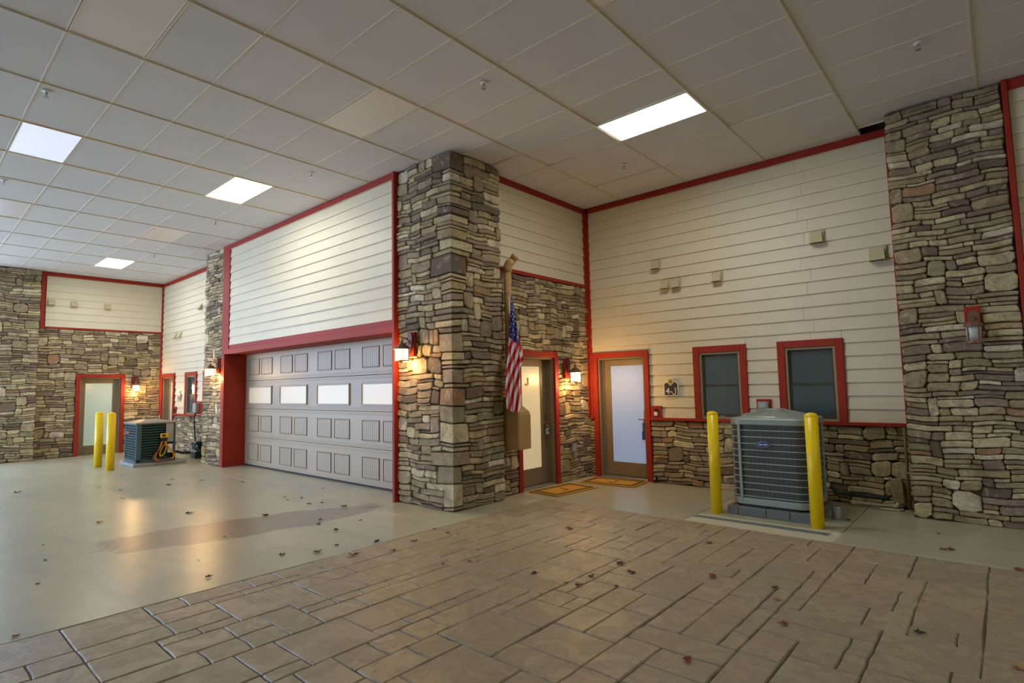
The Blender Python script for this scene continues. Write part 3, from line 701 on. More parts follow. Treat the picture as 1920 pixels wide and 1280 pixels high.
# wall vents
def vent(F, u, v, label, grp, s=.14):
    t = thing('wall_vent', label, 'vent', F(u, v, 0), grp)
    h = s * .55
    MB(F).box(u - h - .008, u + h + .008, v - h * 1.05, v + h * 1.15, .005, .022, .003).build('flange', M_vent, t)
    b = MB(F).add([(u - h * .75, v + h, .02), (u + h * .75, v + h, .02), (u + h, v - h, .105), (u - h, v - h, .105), (u + h, v - h, .02), (u - h, v - h, .02)],
                  [(0, 3, 2, 1), (0, 5, 3), (1, 2, 4)]); b.build('hood', M_vent, t, fix=False)
    MB(F).box(u - h * .86, u + h * .86, v - h * .985, v - h * .8, .022, .09).build('hood_shade', M_black, t)  # black box paints in the shade under the open hood
G4 = 'vent hoods on the near siding wall'
FV = FA(3.5)
for u, v, lb, s in ((-3.24, 3.555, 'tan vent hood highest above the number sign, alone', .13), (-3.09, 3.205, 'left of the two side by side tan vent hoods', .13), (-2.90, 3.20, 'right of the two side by side tan vent hoods', .13),
                 (-2.235, 3.205, 'tan vent hood alone above the narrower window', .13), (-.84, 3.55, 'larger tan vent hood high above the wider window', .15), (-.155, 3.20, 'tan vent hood against the red trim of right pillar', .16)):
    vent(FV, u, v, lb, G4, s)
G5 = 'vent hoods on the far end siding'
for u, lb in ((-2.115, 'leftmost vent hood on the far siding panel'), (-1.64, 'middle vent hood on the far siding panel, nearer the left one'), (-.90, 'rightmost vent hood on the far siding panel')): vent(FB(-17.49), u, 4.02, lb, G5, .13)
G6 = 'vent hoods on the far back siding'
for u, v, lb in ((-14.5, 3.82, 'high vent hood beside the far stone pillar'), (-15.95, 3.2, 'right of two vent hoods above the far window'), (-16.3, 3.2, 'left of two vent hoods above the far window')): vent(FA(.47), u, v, lb, G6, .13)

# address signs
def sign(F, u, v, label, full):
    t = thing('address_sign', label, 'sign', F(u, v, .02), 'house number signs'); w_, h_ = .125, .12
    pts = [(u - w_, v - h_), (u + w_, v - h_), (u + w_, v + h_ * .72), (u + w_ * .45, v + h_), (u - w_ * .45, v + h_), (u - w_, v + h_ * .72)]
    MB(F).prism(pts, .02, .042).build('white_border', M_white, t)
    MB(F).prism([(u + (x - u) * .88, v + (y - v) * .88) for x, y in pts], .042, .046).build('sign_face', M_signdark, t)
    sh = [(u - .05, v + .17), (u + .05, v + .17), (u + .052, v + .09), (u, v + .045), (u - .052, v + .09)]
    MB(F).prism(sh, .046, .056).build('emblem_shield', M_white, t)
    MB(F).prism([(u + (x - u) * .78, v + .11 + (y - v - .11) * .78) for x, y in sh], .056, .059).build('emblem', M_signgold, t)
    if full:
        MB(F).tube([(u - .02, v + .088, .06), (u - .01, v + .13, .06), (u + .002, v + .1, .06), (u + .014, v + .13, .06), (u + .02, v + .088, .06)], .004, 6).build('monogram', M_signdark, t)
    text_mesh('4-', .135, F, u - .03, v - .045, .046, .004, 'lettering', M_white, t, bold=.001, sx=1.05)
    letter_j(F, u + .065, v - .045, .105, .046, .004, 'letter', M_white, t)
sign(FA(3.505), -3.06, 1.515, 'dark house number sign reading 4-J with a gold emblem', True)
t = thing('address_sign', 'far grey house number plaque on siding left of far window', 'sign', (-15.9, .46, 1.5), 'house number signs')
F = FA(.47)
MB(F).prism([(-16.03, 1.4), (-15.79, 1.4), (-15.79, 1.58), (-15.85, 1.62), (-15.97, 1.62), (-16.03, 1.58)], .01, .035).build('plaque', M_palegrey, t)
MB(F).prism([(-15.96, 1.68), (-15.86, 1.68), (-15.86, 1.6), (-15.91, 1.56), (-15.96, 1.6)], .035, .042).build('emblem_shield', M_white, t)
MB(F).box(-16.0, -15.96, 1.43, 1.54, .035, .039).box(-15.93, -15.89, 1.47, 1.49, .035, .039).box(-15.86, -15.82, 1.43, 1.54, .035, .039).build('lettering', M_acblue, t)

# keypads / boxes on red boards
t = thing('door_keypad', 'small black and white keypad on a red board right of the bluish door', 'keypad', (-3.34, 3.49, 1.12), 'keypads')
F = FA(3.5)
MB(F).box(-3.445, -3.245, 1.045, 1.235, .0, .03, .003).build('mounting_board', M_red, t)
MB(F).box(-3.368, -3.308, 1.075, 1.14, .03, .055, .006).build('keypad_body', M_white, t)
MB(F).box(-3.366, -3.31, 1.14, 1.185, .03, .06, .012).build('camera_hood', M_black, t)
t = thing('door_keypad', 'far small dark red keypad board beside the far corner door', 'keypad', (-16.2, .46, 1.15), 'keypads')
MB(FA(.47)).box(-16.29, -16.12, 1.05, 1.24, 0, .03, .003).build('mounting_board', M_red, t); MB(FA(.47)).box(-16.235, -16.175, 1.08, 1.19, .03, .055, .006).build('keypad_body', M_black, t)
t = thing('disconnect_box', 'grey electrical disconnect box on a red board between the two windows', 'electrical box', (-1.65, 3.48, 1.2), 'disconnect boxes')
MB(F).box(-1.755, -1.55, 1.045, 1.345, 0, .03, .003).build('mounting_board', M_red, t)
MB(F).box(-1.72, -1.58, 1.05, 1.31, .03, .10, .008).build('box_body', M_palegrey, t)
MB(F).box(-1.70, -1.60, 1.22, 1.285, .10, .112, .006).build('raised_cover', M_silver, t)
t = thing('disconnect_box', 'far grey electrical box with a black cable by the far stone pillar', 'electrical box', (-14.45, .40, 1.2), 'disconnect boxes')
F2 = FA(.47)
MB(F2).box(-14.68, -14.28, 1.06, 1.38, 0, .025, .003).build('mounting_board', M_red, t)
MB(F2).box(-14.60, -14.40, 1.10, 1.34, .025, .13, .01).build('box_body', M_palegrey, t)
MB(F2).tube([(-14.45, 1.1, .09), (-14.44, 1.0, .14), (-14.38, .8, .15), (-14.36, .55, .14), (-14.32, .36, .13)], .018).build('cable', M_black, t)
t = thing('pump_box', 'dark green pump box on the floor against the far stone pillar', 'box', (-14.15, .32, 0))
MB().box(-14.3, -13.98, .22, .42, 0, .16, .012).box(-14.28, -14.0, .24, .41, .2, .40, .012).build('housing', M_acgreen, t)
MB().box(-14.28, -14.0, .25, .40, .16, .2).build('pale_band', M_palegrey, t)
MB().tube([(-14.0, .3, .2), (-13.8, .2, .28), (-13.6, .12, .34)], .02).build('hose', M_palegrey, t)
t = thing('line_set', 'dark refrigerant lines running along the far low wall base', 'pipe', (-15, .38, .08))
MB().tube([(-14.46, -.4, .3), (-14.5, .1, .12), (-14.55, .36, .1), (-15.2, .38, .09)], .03).build('insulated_pipe', M_foam, t)

# weatherproof outlet on J wall, black stopper by door
t = thing('outlet_cover', 'small grey weatherproof outlet cover low on the stone beside door J', 'outlet', (-4.58, 2.87, .55))
MB(FB(-4.60)).box(2.83, 2.92, .49, .62, 0, .05, .006).build('cover', M_palegrey, t)
MB(FB(-4.60)).box(2.825, 2.925, .61, .622, 0, .056, .002).build('hinge', M_silver, t)
t = thing('door_stop', 'small black box on the floor at the foot of the bluish door casing', 'door stop', (-3.38, 3.40, 0))
MB(FA(3.44)).box(-3.42, -3.34, .02, .12, 0, .04, .008).build('body', M_black, t)
MB(FA(3.44)).box(-3.40, -3.36, .05, .09, .04, .048, .003).build('knob', M_silver, t)
# key lock box on door J handle
t = thing('lock_box', 'grey key lock box hanging from the handle of door J', 'lock box', FJ(hxJ, .9, -.05))
u = hxJ
MB(FJ).box(u - .03, u + .045, .80, .90, -.085, -.04, .01).build('body', M_palegrey, t)
MB(FJ).tube([(u - .015, .895, -.06), (u - .015, .945, -.06), (u + .0, .965, -.06), (u + .03, .945, -.06), (u + .03, .895, -.06)], .006).build('shackle', M_silver, t)
MB(FJ).box(u - .015, u + .03, .855, .88, -.042, -.036, .003).build('dial_window', M_black, t)
t = thing('door_hanger', 'blue tag hanging on the handle of the bluish glass door', 'tag', FK(hxK, .9, -.06))
u = hxK
b = MB(FK).box(u - .045, u + .03, .66, .80, -.075, -.068, .001); b.build('blue_card', M_tagblue, t)
MB(FK).box(u - .03, u + .025, .80, .95, -.08, -.05, .012).build('grey_sleeve', M_acblue, t)
MB(FK).box(u - .03, u + .012, .63, .66, -.075, -.068, .001).build('white_tip', M_white, t)
MB(FK).tube([(u, .95, -.06), (u, 1.0, -.06)], .004).build('strap', M_black, t)

# fan housing with exhaust pipe (tan brown)
t = thing('exhaust_hood', 'tan brown exhaust housing with a tall pipe behind the flag', 'exhaust hood', (-4.42, 1.2, .7))
def rbox(u0, u1, v0, v1, r, n=4):
    pts = []
    for cx, cy_, a0 in ((u1 - r, v1 - r, 0), (u0 + r, v1 - r, 90), (u0 + r, v0 + r, 180), (u1 - r, v0 + r, 270)):
        for k in range(n + 1): a = math.radians(a0 + 90 * k / n); pts.append((cx + r * math.cos(a), cy_ + r * math.sin(a)))
    return pts
secs = [(.70, .02, 0), (.712, 0, 0), (1.19, 0, 0), (1.235, .01, 0), (1.36, .10, 0), (1.44, .115, 0)]
vs = []; N_ = 0
for z, ins, _ in secs:
    p = rbox(-4.60, -4.215 - ins * 1.25, 1.06 + ins * .35, 1.335 - ins * 1.0, .035); N_ = len(p); vs += [(x, y, z) for x, y in p]
fs = [(i * N_ + k, i * N_ + (k + 1) % N_, (i + 1) * N_ + (k + 1) % N_, (i + 1) * N_ + k) for i in range(len(secs) - 1) for k in range(N_)]
fs += [tuple(range(N_))[::-1], tuple(range((len(secs) - 1) * N_, len(secs) * N_))]
MB().add(vs, fs).build('housing', M_brownhood, t)
MB().tube([(-4.46, 1.15, 1.42), (-4.46, 1.15, 3.33)], .055, 16).build('pipe', M_brownhood, t, smooth=True)
MB().tube([(-4.46, 1.15, 3.29), (-4.46, 1.15, 3.36), (-4.44, 1.16, 3.41), (-4.38, 1.18, 3.47)], .066, 16).build('elbow', M_brownhood, t, smooth=True)
MB().tube([(-4.39, 1.178, 3.462), (-4.335, 1.19, 3.515)], [.058, .058], 16).tube([(-4.345, 1.188, 3.505), (-4.33, 1.192, 3.52)], .064, 16).build('outlet_stub', M_brownhood, t, smooth=True)
MB().tube([(-4.6, 1.08, 2.98), (-4.46, 1.085, 2.975), (-4.37, 1.12, 2.97), (-4.39, 1.21, 2.98), (-4.6, 1.22, 2.98)], .004, 6).tube([(-4.37, 1.11, 2.97), (-4.35, 1.09, 2.955)], .004, 6).build('wire_tie', M_silver, t)

# ---- flag hanging limp
def flag():
    t = thing('flag', 'limp red, white and blue stars and stripes flag hanging in front of the pipe', 'flag', (-4.25, 1.08, 2.95))
    rows = [(40, 103, 108), (90, 100, 122), (150, 98, 136), (220, 96, 150), (300, 94, 166), (370, 92, 180), (415, 88, 188), (480, 82, 190), (560, 74, 190), (640, 68, 192), (720, 63, 198), (800, 65, 206), (860, 72, 212), (905, 78, 204), (912, 82, 200), (945, 150, 182)]
    import bisect
    def span(y):
        k = min(max(bisect.bisect_right([r[0] for r in rows], y) - 1, 0), len(rows) - 2); r0, r1 = rows[k], rows[k + 1]; f = (y - r0[0]) / (r1[0] - r0[0])
        return r0[1] + (r1[1] - r0[1]) * f, r0[2] + (r1[2] - r0[2]) * f
    # sheet coordinates (s to the right, q downwards) -> metres
    def P(s, q, lift=0.):
        y = 1.038 + (s - 105) * .00240 ; z = 2.915 - (q - 40) * .001872
        X = -4.345 + (q - 40) / 905 * .17 + .022 * math.sin(s * .16 + q * .004) * min(1, (q - 30) / 200) + lift
        kx = (.9542 - X) / (.9542 + 4.3)
        return (X, -4.92 + (y + 4.92) * kx - .16 * (q - 40) / 905 * .5, 1.5994 + (z - 1.5994) * kx)
    nr, nc = 150, 36; b = MB(); vs = []; fs = []; mi = []
    for i in range(nr + 1):
        q = 40 + 900 * i / nr; l, r = span(q)
        for j in range(nc + 1): vs.append(P(l + (r - l) * j / nc, q))
    def colr(s, q):
        lim = 370 + (s - 95) * .64
        if q < lim and s < 172: return 2
        gq = 6.67 + (q - 480) / 66 if q < 650 else 9.25 + (q - 650) / 75 - max(0, q - 790) / 190   # stripes run steeply down to the left
        return int(math.floor(s / 30 + gq)) % 2
    for i in range(nr):
        q = 40 + 900 * (i + .5) / nr; l, r = span(q)
        for j in range(nc):
            s = l + (r - l) * (j + .5) / nc; fs.append((i * (nc + 1) + j, i * (nc + 1) + j + 1, (i + 1) * (nc + 1) + j + 1, (i + 1) * (nc + 1) + j)); mi.append(colr(s, q))
    b.add(vs, fs); b.mi = mi
    b.build('cloth', [M_fw, M_fr, M_fb], t, smooth=True, fix=False)
    # the folded back edge that shows on the right
    fold = [(300, 158, 168), (340, 160, 186), (400, 164, 200), (450, 168, 212), (520, 172, 222), (545, 176, 223), (580, 182, 205), (600, 184, 192)]
    b = MB(); vs = []; fs = []; mi = []; nr2 = 40
    for i in range(nr2 + 1):
        q = 300 + 300 * i / nr2; k = min(max(bisect.bisect_right([r[0] for r in fold], q) - 1, 0), len(fold) - 2); f = (q - fold[k][0]) / (fold[k + 1][0] - fold[k][0])
        l = fold[k][1] + (fold[k + 1][1] - fold[k][1]) * f; r = fold[k][2] + (fold[k + 1][2] - fold[k][2]) * f
        for j in range(9): vs.append(P(l + (r - l) * j / 8, q, -.03 - .01 * math.sin(j * 1.5)))
    for i in range(nr2):
        for j in range(8):
            fs.append((i * 9 + j, i * 9 + j + 1, (i + 1) * 9 + j + 1, (i + 1) * 9 + j)); q = 300 + 300 * (i + .5) / nr2; mi.append(int(math.floor((q + (j - 4) * 6 - 345) / 44)) % 2 ^ 1)
    b.add(vs, fs); b.mi = mi; b.build('rear_fold', [M_fw, M_fr], t, smooth=True, fix=False)
    # stars
    rows_s = [(90, [.5]), (128, [.45]), (152, [.72, .3]), (185, [.5]), (205, [.2, .8]), (228, [.5]), (240, [.83]), (262, [.28, .62]), (285, [.12, .8]), (310, [.45]), (322, [.7]), (345, [.2, .55]), (362, [.85])]
    for q, fsx in rows_s:
        l, r = span(q)
        for fx in fsx:
            s = l + (r - l) * fx; pts = []
            for k in range(10): a = -math.pi / 2 + k * math.pi / 5; R_ = 8.6 if k % 2 == 0 else 3.6; pts.append(P(s + R_ * math.cos(a) * .86, q + R_ * math.sin(a) * 1.1, .008))
            c = P(s, q, .011); bb = MB().add(pts + [c], [(k, (k + 1) % 10, 10) for k in range(10)]); bb.build('star', M_white, t, fix=False)
flag()

# ---- bollards
def bollard(x, y, r, h, label):
    t = thing('bollard', label, 'bollard', (x, y, 0), 'yellow bollards')
    prof = [(r, .0), (r, h - r * .55)] + [(r * math.cos(a) * 1.0, h - r * .55 + r * .55 * math.sin(a)) for a in [math.radians(k) for k in (15, 32, 50, 68, 84)]]
    MB(lambda a, v, d: (a, d, v)).lathe(x, y, [(r, 0), (r, h - r * .55)], 28).build('sleeve', M_yellow, t, smooth=True)
    MB(lambda a, v, d: (a, d, v)).lathe(x, y, [(r * 1.02, h - r * .62)] + prof[1:], 28).build('domed_cap', M_yellow, t, smooth=True)
bollard(-1.80, 1.945, .065, 1.245, 'yellow bollard left of the near grey air conditioner')
bollard(-.675, 1.90, .068, 1.245, 'yellow bollard right of the near grey air conditioner')
bollard(-14.31, -1.66, .078, 1.225, 'farther left one of the two distant yellow bollards')
bollard(-13.41, -1.64, .078, 1.225, 'right one of the two distant yellow bollards before the far door')
for o in bpy.data.objects:
    if o.name.startswith(('sleeve', 'domed_cap')):
        for p in o.data.polygons:
            if len(p.vertices) > 4: p.use_smooth = False
        try: o.data.shade_auto_smooth(True)
        except Exception: pass

# ---- near air conditioner on its pad
t = thing('equipment_pad', 'grey block pad under the near air conditioner', 'pad', (-1.22, 2.5, 0), 'equipment pads')
for i, (a, b_) in enumerate(((-1.69, -1.56), (-1.56, -1.24), (-1.24, -.98), (-.98, -.75))):
    MB().box(a + .002, b_ - .002, 2.0, 3.02, 0, .1, .006).build('pad_block', M_block, t)
ac = thing('air_conditioner', 'large grey cube air conditioner with wire grille standing behind near bollards', 'air conditioner', (-1.22, 2.52, .1), 'air conditioners')
X0, X1, Y0, Y1, Z0, Z1 = -1.66, -.775, 2.065, 2.965, .12, 1.15
def ring(ins, r, z): return [(x, y, z) for x, y in rbox(X0 + ins, X1 - ins, Y0 + ins, Y1 - ins, r, 6)]
def rprism(zs):
    vs = []; n = 28
    for ins, r, z in zs: vs += ring(ins, r, z)
    fs = [(i * n + k, i * n + (k + 1) % n, (i + 1) * n + (k + 1) % n, (i + 1) * n + k) for i in range(len(zs) - 1) for k in range(n)]
    fs += [tuple(range(n))[::-1], tuple(range((len(zs) - 1) * n, len(zs) * n))]; return MB().add(vs, fs)
rprism([(.04, .12, Z0 - .02), (.04, .12, Z0 + .01)]).build('base_feet', M_black, ac)
rprism([(.005, .13, Z0 + .005), (0, .135, Z0 + .012), (0, .135, Z0 + .075), (.012, .12, Z0 + .082)]).build('base_pan', M_acgrey, ac)
rprism([(.03, .11, Z0 + .06), (.03, .11, Z1 - .06)]).build('coil', M_acdark, ac)
rprism([(.01, .12, Z1 - .075), (0, .13, Z1 - .068), (-.004, .135, Z1 - .01), (.006, .13, Z1 + .006), (.05, .1, Z1 + .012)]).build('top_cover', M_acgrey, ac)
b = MB(lambda a, v, d: (a, d, v)); ccx, ccy = (X0 + X1) / 2, (Y0 + Y1) / 2
b.lathe(ccx, ccy, [(.40, Z1 + .01), (.38, Z1 + .03), (.12, Z1 + .085), (.1, Z1 + .09)], 24).lathe(ccx, ccy, [(.13, Z1 + .085), (.12, Z1 + .105), (.02, Z1 + .11)], 16)
b.build('fan_dome', M_acgrey, ac)
b = MB()
for k in range(24):
    a = 2 * math.pi * k / 24; b.tube([(ccx + .12 * math.cos(a), ccy + .12 * math.sin(a), Z1 + .095), (ccx + .39 * math.cos(a), ccy + .39 * math.sin(a), Z1 + .036)], .003, 5)
b.build('fan_guard_wires', M_acgrey, ac)['kind'] = 'stuff'
for k in range(11):
    z = .225 + k * .0785
    pts = ring(.012, .125, z); MB().tube(pts + [pts[0]], .0058, 6).build('grille_wire', M_palegrey, ac)
b = MB()
for k in range(13):
    x = X0 + .17 + k * .052; b.tube([(x, Y0 + .016, Z0 + .08), (x, Y0 + .016, Z1 - .07)], .0011, 4)
for k in range(14):
    y = Y0 + .14 + k * .052; b.tube([(X1 - .016, y, Z0 + .08), (X1 - .016, y, Z1 - .07)], .0011, 4)
b.build('upright_wires', M_block, ac)['kind'] = 'stuff'
MB().box(X0 + .115, X0 + .145, Y0 - .004, Y0 + .03, Z0 + .03, Z1 - .03, .003).build('corner_post', M_acgrey, ac)
MB().box(X0 - .004, X0 + .03, Y0 + .12, Y0 + .15, Z0 + .03, Z1 - .03, .003).box(X1 - .03, X1 + .004, Y1 - .17, Y1 - .12, Z0 + .03, Z1 - .03, .003).build('corner_post', M_acgrey, ac)
FAC = FA(Y0)
el = lambda rx, ry: [(-1.255 + rx * math.cos(2 * math.pi * k / 24), .848 + ry * math.sin(2 * math.pi * k / 24)) for k in range(24)]
bd = MB(FAC).prism(el(.082, .034), -.01, .006).build('logo_badge', M_silver, ac)
MB(FAC).prism(el(.076, .029), .006, .009).build('badge_face', M_blue, bd)
text_mesh('Carrier', .038, FAC, -1.255, .849, .009, .002, 'badge_lettering', M_white, bd, shear=.35, bold=.0006)
b = MB(FAC).box(-1.12, -1.0, .15, .158, .0, .004).box(-1.24, -1.2, .165, .172, 0, .004); b.build('base_slots', M_palegrey, ac)
t = thing('pipe_cap', 'round silver drum on the floor behind the right near bollard', 'cap', (-.60, 2.45, 0))
MB(lambda a, v, d: (a, v, d)).lathe(-.6, 2.45, [(.045, .0), (.05, .01), (.05, .13), (.04, .145)], 16, 'd').build('drum', M_silver, t)
MB(lambda a, v, d: (a, v, d)).lathe(-.6, 2.45, [(.052, .12), (.052, .135)], 16, 'd').build('rim', M_palegrey, t)
t = thing('line_set', 'dark insulated refrigerant pipe along the foot of the near low stone wall', 'pipe', (-.5, 3.36, .1))
MB().tube([(-.72, 2.88, .28), (-.72, 3.06, .22), (-.78, 3.3, .15), (-.7, 3.40, .13), (-.4, 3.40, .125), (-.22, 3.40, .12)], .028, 10).build('insulated_pipe', M_foam, t, smooth=True)
t = thing('drain_pipe', 'off white plastic pipe lying at the foot of the low stone wall', 'pipe', (-.35, 3.3, .04))
MB().tube([(-.59, 3.30, .03), (-.59, 3.3, .045), (-.57, 3.3, .05), (-.16, 3.33, .045)], .016, 10).tube([(-.3, 3.26, .014), (-.1, 3.28, .014), (-.06, 3.32, .02)], .014, 10).build('pipe', M_pvc, t, smooth=True)
MB().tube([(-.61, 3.3, .05), (-.56, 3.3, .05)], .024, 10).tube([(-.17, 3.33, .05), (-.13, 3.33, .05), (-.11, 3.33, .09)], .024, 10).build('fitting', M_pvc, t, smooth=True)
t = thing('conduit', 'slim tan upright pipe in the corner beside the right stone pillar', 'pipe', (-.02, 3.34, 0))
MB().tube([(.0, 3.36, .02), (.0, 3.36, 1.0)], .016, 10).build('tube', M_conduit, t, smooth=True)
MB().box(-.025, .03, 3.34, 3.40, .45, .47, .003).build('clamp', M_silver, t)
t = thing('loose_stone', 'upright brown stone leaning at the corner of the low wall', 'stone', (-.1, 3.38, 0))
b = MB(FA(3.44)); rng = random.Random(5); stone_into(b, (-.185, -.05, .05, .37), rng, (-9, 9, 9)); b.build('stone_body', M_stone, t, tone=True, fix=False)
MB(FA(3.44)).box(-.17, -.07, .0, .055, 0, .06, .008).build('stone_foot', M_stone, t, tone=True)

# trench drain
t = thing('trench_drain', 'long slotted trench drain grate in the floor before the near bollards', 'drain', (-1.24, 1.65, 0))
MB().box(-1.96, -.52, 1.60, 1.70, -.05, .002).build('channel', M_slot, t)
MB().frame(-1.975, -.505, 1.585, 1.715, .018, -.01, .005, .001).build('frame', M_steel, t)
for k in range(56):
    x = -1.955 + 1.43 * k / 55; MB().add([(x - .006, 1.60, .006), (x + .006, 1.60, .006), (x + .02, 1.70, .006), (x + .008, 1.70, .006), (x - .006, 1.60, -.01), (x + .006, 1.60, -.01), (x + .02, 1.70, -.01), (x + .008, 1.70, -.01)],
        [(0, 1, 2, 3), (0, 4, 5, 1), (2, 6, 7, 3), (1, 5, 6, 2), (0, 3, 7, 4)]).build('grate_bar', M_steel, t)

# door mats
def doormat(cx, cy_, w_, l_, rot, label, tilt):
    t = thing('door_mat', label, 'door mat', (cx, cy_, 0), 'door mats'); a = math.radians(rot); ca, sa = math.cos(a), math.sin(a)
    F = lambda u, v, d: (cx + u * ca - v * sa, cy_ + u * sa + v * ca, d)
    MB(F).box(-w_ / 2, w_ / 2, -l_ / 2, l_ / 2, .001, .018, .004).build('coir_pile', M_coir, t)
    MB(F).frame(-w_ / 2 + .035, w_ / 2 - .035, -l_ / 2 + .035, l_ / 2 - .035, .04, .016, .021, .0004).build('outer_line', M_matgreen, t)
    MB(F).frame(-w_ / 2 + .10, w_ / 2 - .10, -l_ / 2 + .10, l_ / 2 - .10, .012, .016, .021, .0003).build('inner_line', M_matdark, t)
    b = math.radians(tilt); cb, sb = math.cos(b), math.sin(b)
    F3 = lambda u, v, d: F(u * cb - v * sb, u * sb + v * cb, d)
    letter_j(F3, 0, 0, .17, .018, .004, 'letter', M_matdark, t)
doormat(-4.215, 2.07, .58, .93, -5, 'golden door mat with a letter J in front of door J', 90)
doormat(-3.94, 3.075, .95, .58, 6, 'golden door mat with a letter J in front of the bluish door', 0)

# ---- far air conditioner with gauges
t = thing('equipment_pad', 'thin grey concrete pad under the far green air conditioner', 'pad', (-13.9, -.7, 0), 'equipment pads')
MB().box(-14.45, -13.42, -1.22, -.16, 0, .07, .01).build('pad', M_palegrey, t)
fa = thing('air_conditioner', 'dark green louvred air conditioner beyond the distant bollards', 'air conditioner', (-13.95, -.7, .07), 'air conditioners')
x0, x1, y0, y1, z0, z1 = -14.38, -13.5, -1.15, -.37, .1, .93
MB().box(x0 + .03, x1 - .03, y0 + .03, y1 - .03, .07, z1).build('core', M_acblack, fa)
for (a, b_, c, d) in ((x1 - .06, x1, y0, y0 + .1), (x0, x0 + .05, y0, y0 + .05), (x1 - .05, x1, y1 - .05, y1), (x0, x0 + .05, y1 - .05, y1)): MB().box(a, b_, c, d, z0, z1, .006).build('corner_post', M_acblue, fa)
MB().box(x1 - .02, x1 + .002, y1 - .2, y1 - .05, .5, z1, .004).build('service_panel', M_palegrey, fa)
MB().box(x1 - .02, x1 + .003, y1 - .16, y1 - .06, .25, .45, .004).build('rating_label', M_white, fa)
for k in range(14):
    z = z0 + .05 + k * .057
    MB().box(x0 + .05, x1 - .06, y0 + .004, y0 + .03, z, z + .034, .004).build('louvre', M_acgreen, fa)
    MB().box(x1 - .03, x1 - .004, y0 + .1, y1 - (.22 if z > .5 else .17), z, z + .034, .004).build('louvre', M_acgreen, fa)
MB().box(x0, x1, y0, y1, z0 - .03, z0 + .04, .004).build('base_pan', M_acblue, fa)
cx_, cyy = (x0 + x1) / 2, (y0 + y1) / 2
MB().add([(x0 - .03, y0 - .03, z1), (x1 + .03, y0 - .03, z1), (x1 + .03, y1 + .03, z1), (x0 - .03, y1 + .03, z1), (x0 - .03, y0 - .03, z1 + .03), (x1 + .03, y0 - .03, z1 + .03), (x1 + .03, y1 + .03, z1 + .03), (x0 - .03, y1 + .03, z1 + .03), (cx_ - .15, cyy - .15, z1 + .08), (cx_ + .15, cyy - .15, z1 + .08), (cx_ + .15, cyy + .15, z1 + .08), (cx_ - .15, cyy + .15, z1 + .08)],
         [(3, 2, 1, 0), (0, 1, 5, 4), (1, 2, 6, 5), (2, 3, 7, 6), (3, 0, 4, 7), (4, 5, 9, 8), (5, 6, 10, 9), (6, 7, 11, 10), (7, 4, 8, 11), (8, 9, 10, 11)]).build('top_cover', mat('weathered_top_cover', (150, 146, 138), .5, .3), fa)
MB(FA(y0)).box(x0 + .10, x0 + .34, .70, .765, 0, .008, .004).build('maker_badge', mat('red_badge', (176, 60, 66), .4), fa)
gs = thing('gauge_set', 'yellow refrigerant gauge set with looping hoses on the green air conditioner', 'gauge set', (-13.44, -.62, .65))
MB(FB(-13.5)).box(-.70, -.54, .60, .70, .03, .09, .012).build('manifold_body', mat('yellow_gauge_case', (226, 178, 30), .5), gs)
MB(FB(-13.5)).box(-.69, -.56, .52, .595, .03, .08, .008).build('valve_block', M_black, gs)
MB(FB(-13.5)).box(-.675, -.60, .63, .68, .09, .094, .002).build('display', M_acgreen, gs)
MB(FB(-13.5)).tube([(-.62, .70, .06), (-.62, .76, .04), (-.60, .80, .01)], .007).build('hook', M_black, gs)
def loop(pts, m_):
    out = []
    for i in range(len(pts) - 1):
        p0, p1, p2, p3 = [Vector(pts[min(max(i + k, 0), len(pts) - 1)]) for k in (-1, 0, 1, 2)]
        for s in range(5):
            f = s / 5; out.append(tuple(.5 * ((2 * p1) + (p2 - p0) * f + (2 * p0 - 5 * p1 + 4 * p2 - p3) * f * f + (3 * p1 - p0 - 3 * p2 + p3) * f ** 3)))
    MB(FB(-13.5)).tube(out + [pts[-1]], .013, 7).build('hose', m_, gs, smooth=True)
loop([(-.66, .53, .05), (-.72, .35, .07), (-.80, .2, .09), (-.76, .11, .10), (-.62, .10, .11), (-.46, .12, .09), (-.42, .2, .07), (-.5, .36, .05), (-.62, .52, .05)], M_hosey)
loop([(-.64, .53, .06), (-.70, .38, .09), (-.83, .2, .10), (-.80, .11, .12), (-.64, .10, .13), (-.5, .11, .10), (-.42, .15, .05), (-.38, .3, .03)], M_hoser)
loop([(-.60, .53, .05), (-.58, .4, .07), (-.62, .25, .08), (-.7, .2, .08), (-.68, .34, .06), (-.56, .5, .03)], M_hosey)

# ---- sprinklers
def sprinkler(x, y, label):
    t = thing('sprinkler_head', label, 'sprinkler', (x, y, H - .005), 'ceiling sprinkler heads'); F = lambda a, v, d: (a, d, v)
    MB(F).lathe(x, y, [(.04, H - .003), (.04, H - .01), (.02, H - .016)], 14).build('escutcheon', M_white, t)
    b = MB(F).lathe(x, y, [(.012, H - .015), (.012, H - .035)], 8); b.tube([(x - .018, H - .03, y), (x - .02, H - .05, y), (x, H - .068, y)], .004, 6); b.tube([(x + .018, H - .03, y), (x + .02, H - .05, y), (x, H - .068, y)], .004, 6); b.build('yoke', M_silver, t)
    MB(F).lathe(x, y, [(.024, H - .068), (.026, H - .071)], 12).build('deflector', M_silver, t)
for x, y, lb in ((-6.427, -3.916, 'sprinkler head above left light, largest on the left of photo'), (-2.963, -.848, 'sprinkler head on the ceiling just right above the central pillar'), (.554, 1.532, 'sprinkler head at the upper right of the ceiling'),
                 (-3.015, 2.146, 'sprinkler head inside the near alcove ceiling'), (-6.535, -.85, 'sprinkler head right of the garage ceiling light'), (-9.992, -3.867, 'sprinkler head at the left edge below bluish ceiling light'), (-9.961, -.912, 'sprinkler head between the garage light and small unlit panel'), (-13.6, -.9, 'farthest sprinkler head beside the farthest glowing light')):
    sprinkler(x, y, lb)

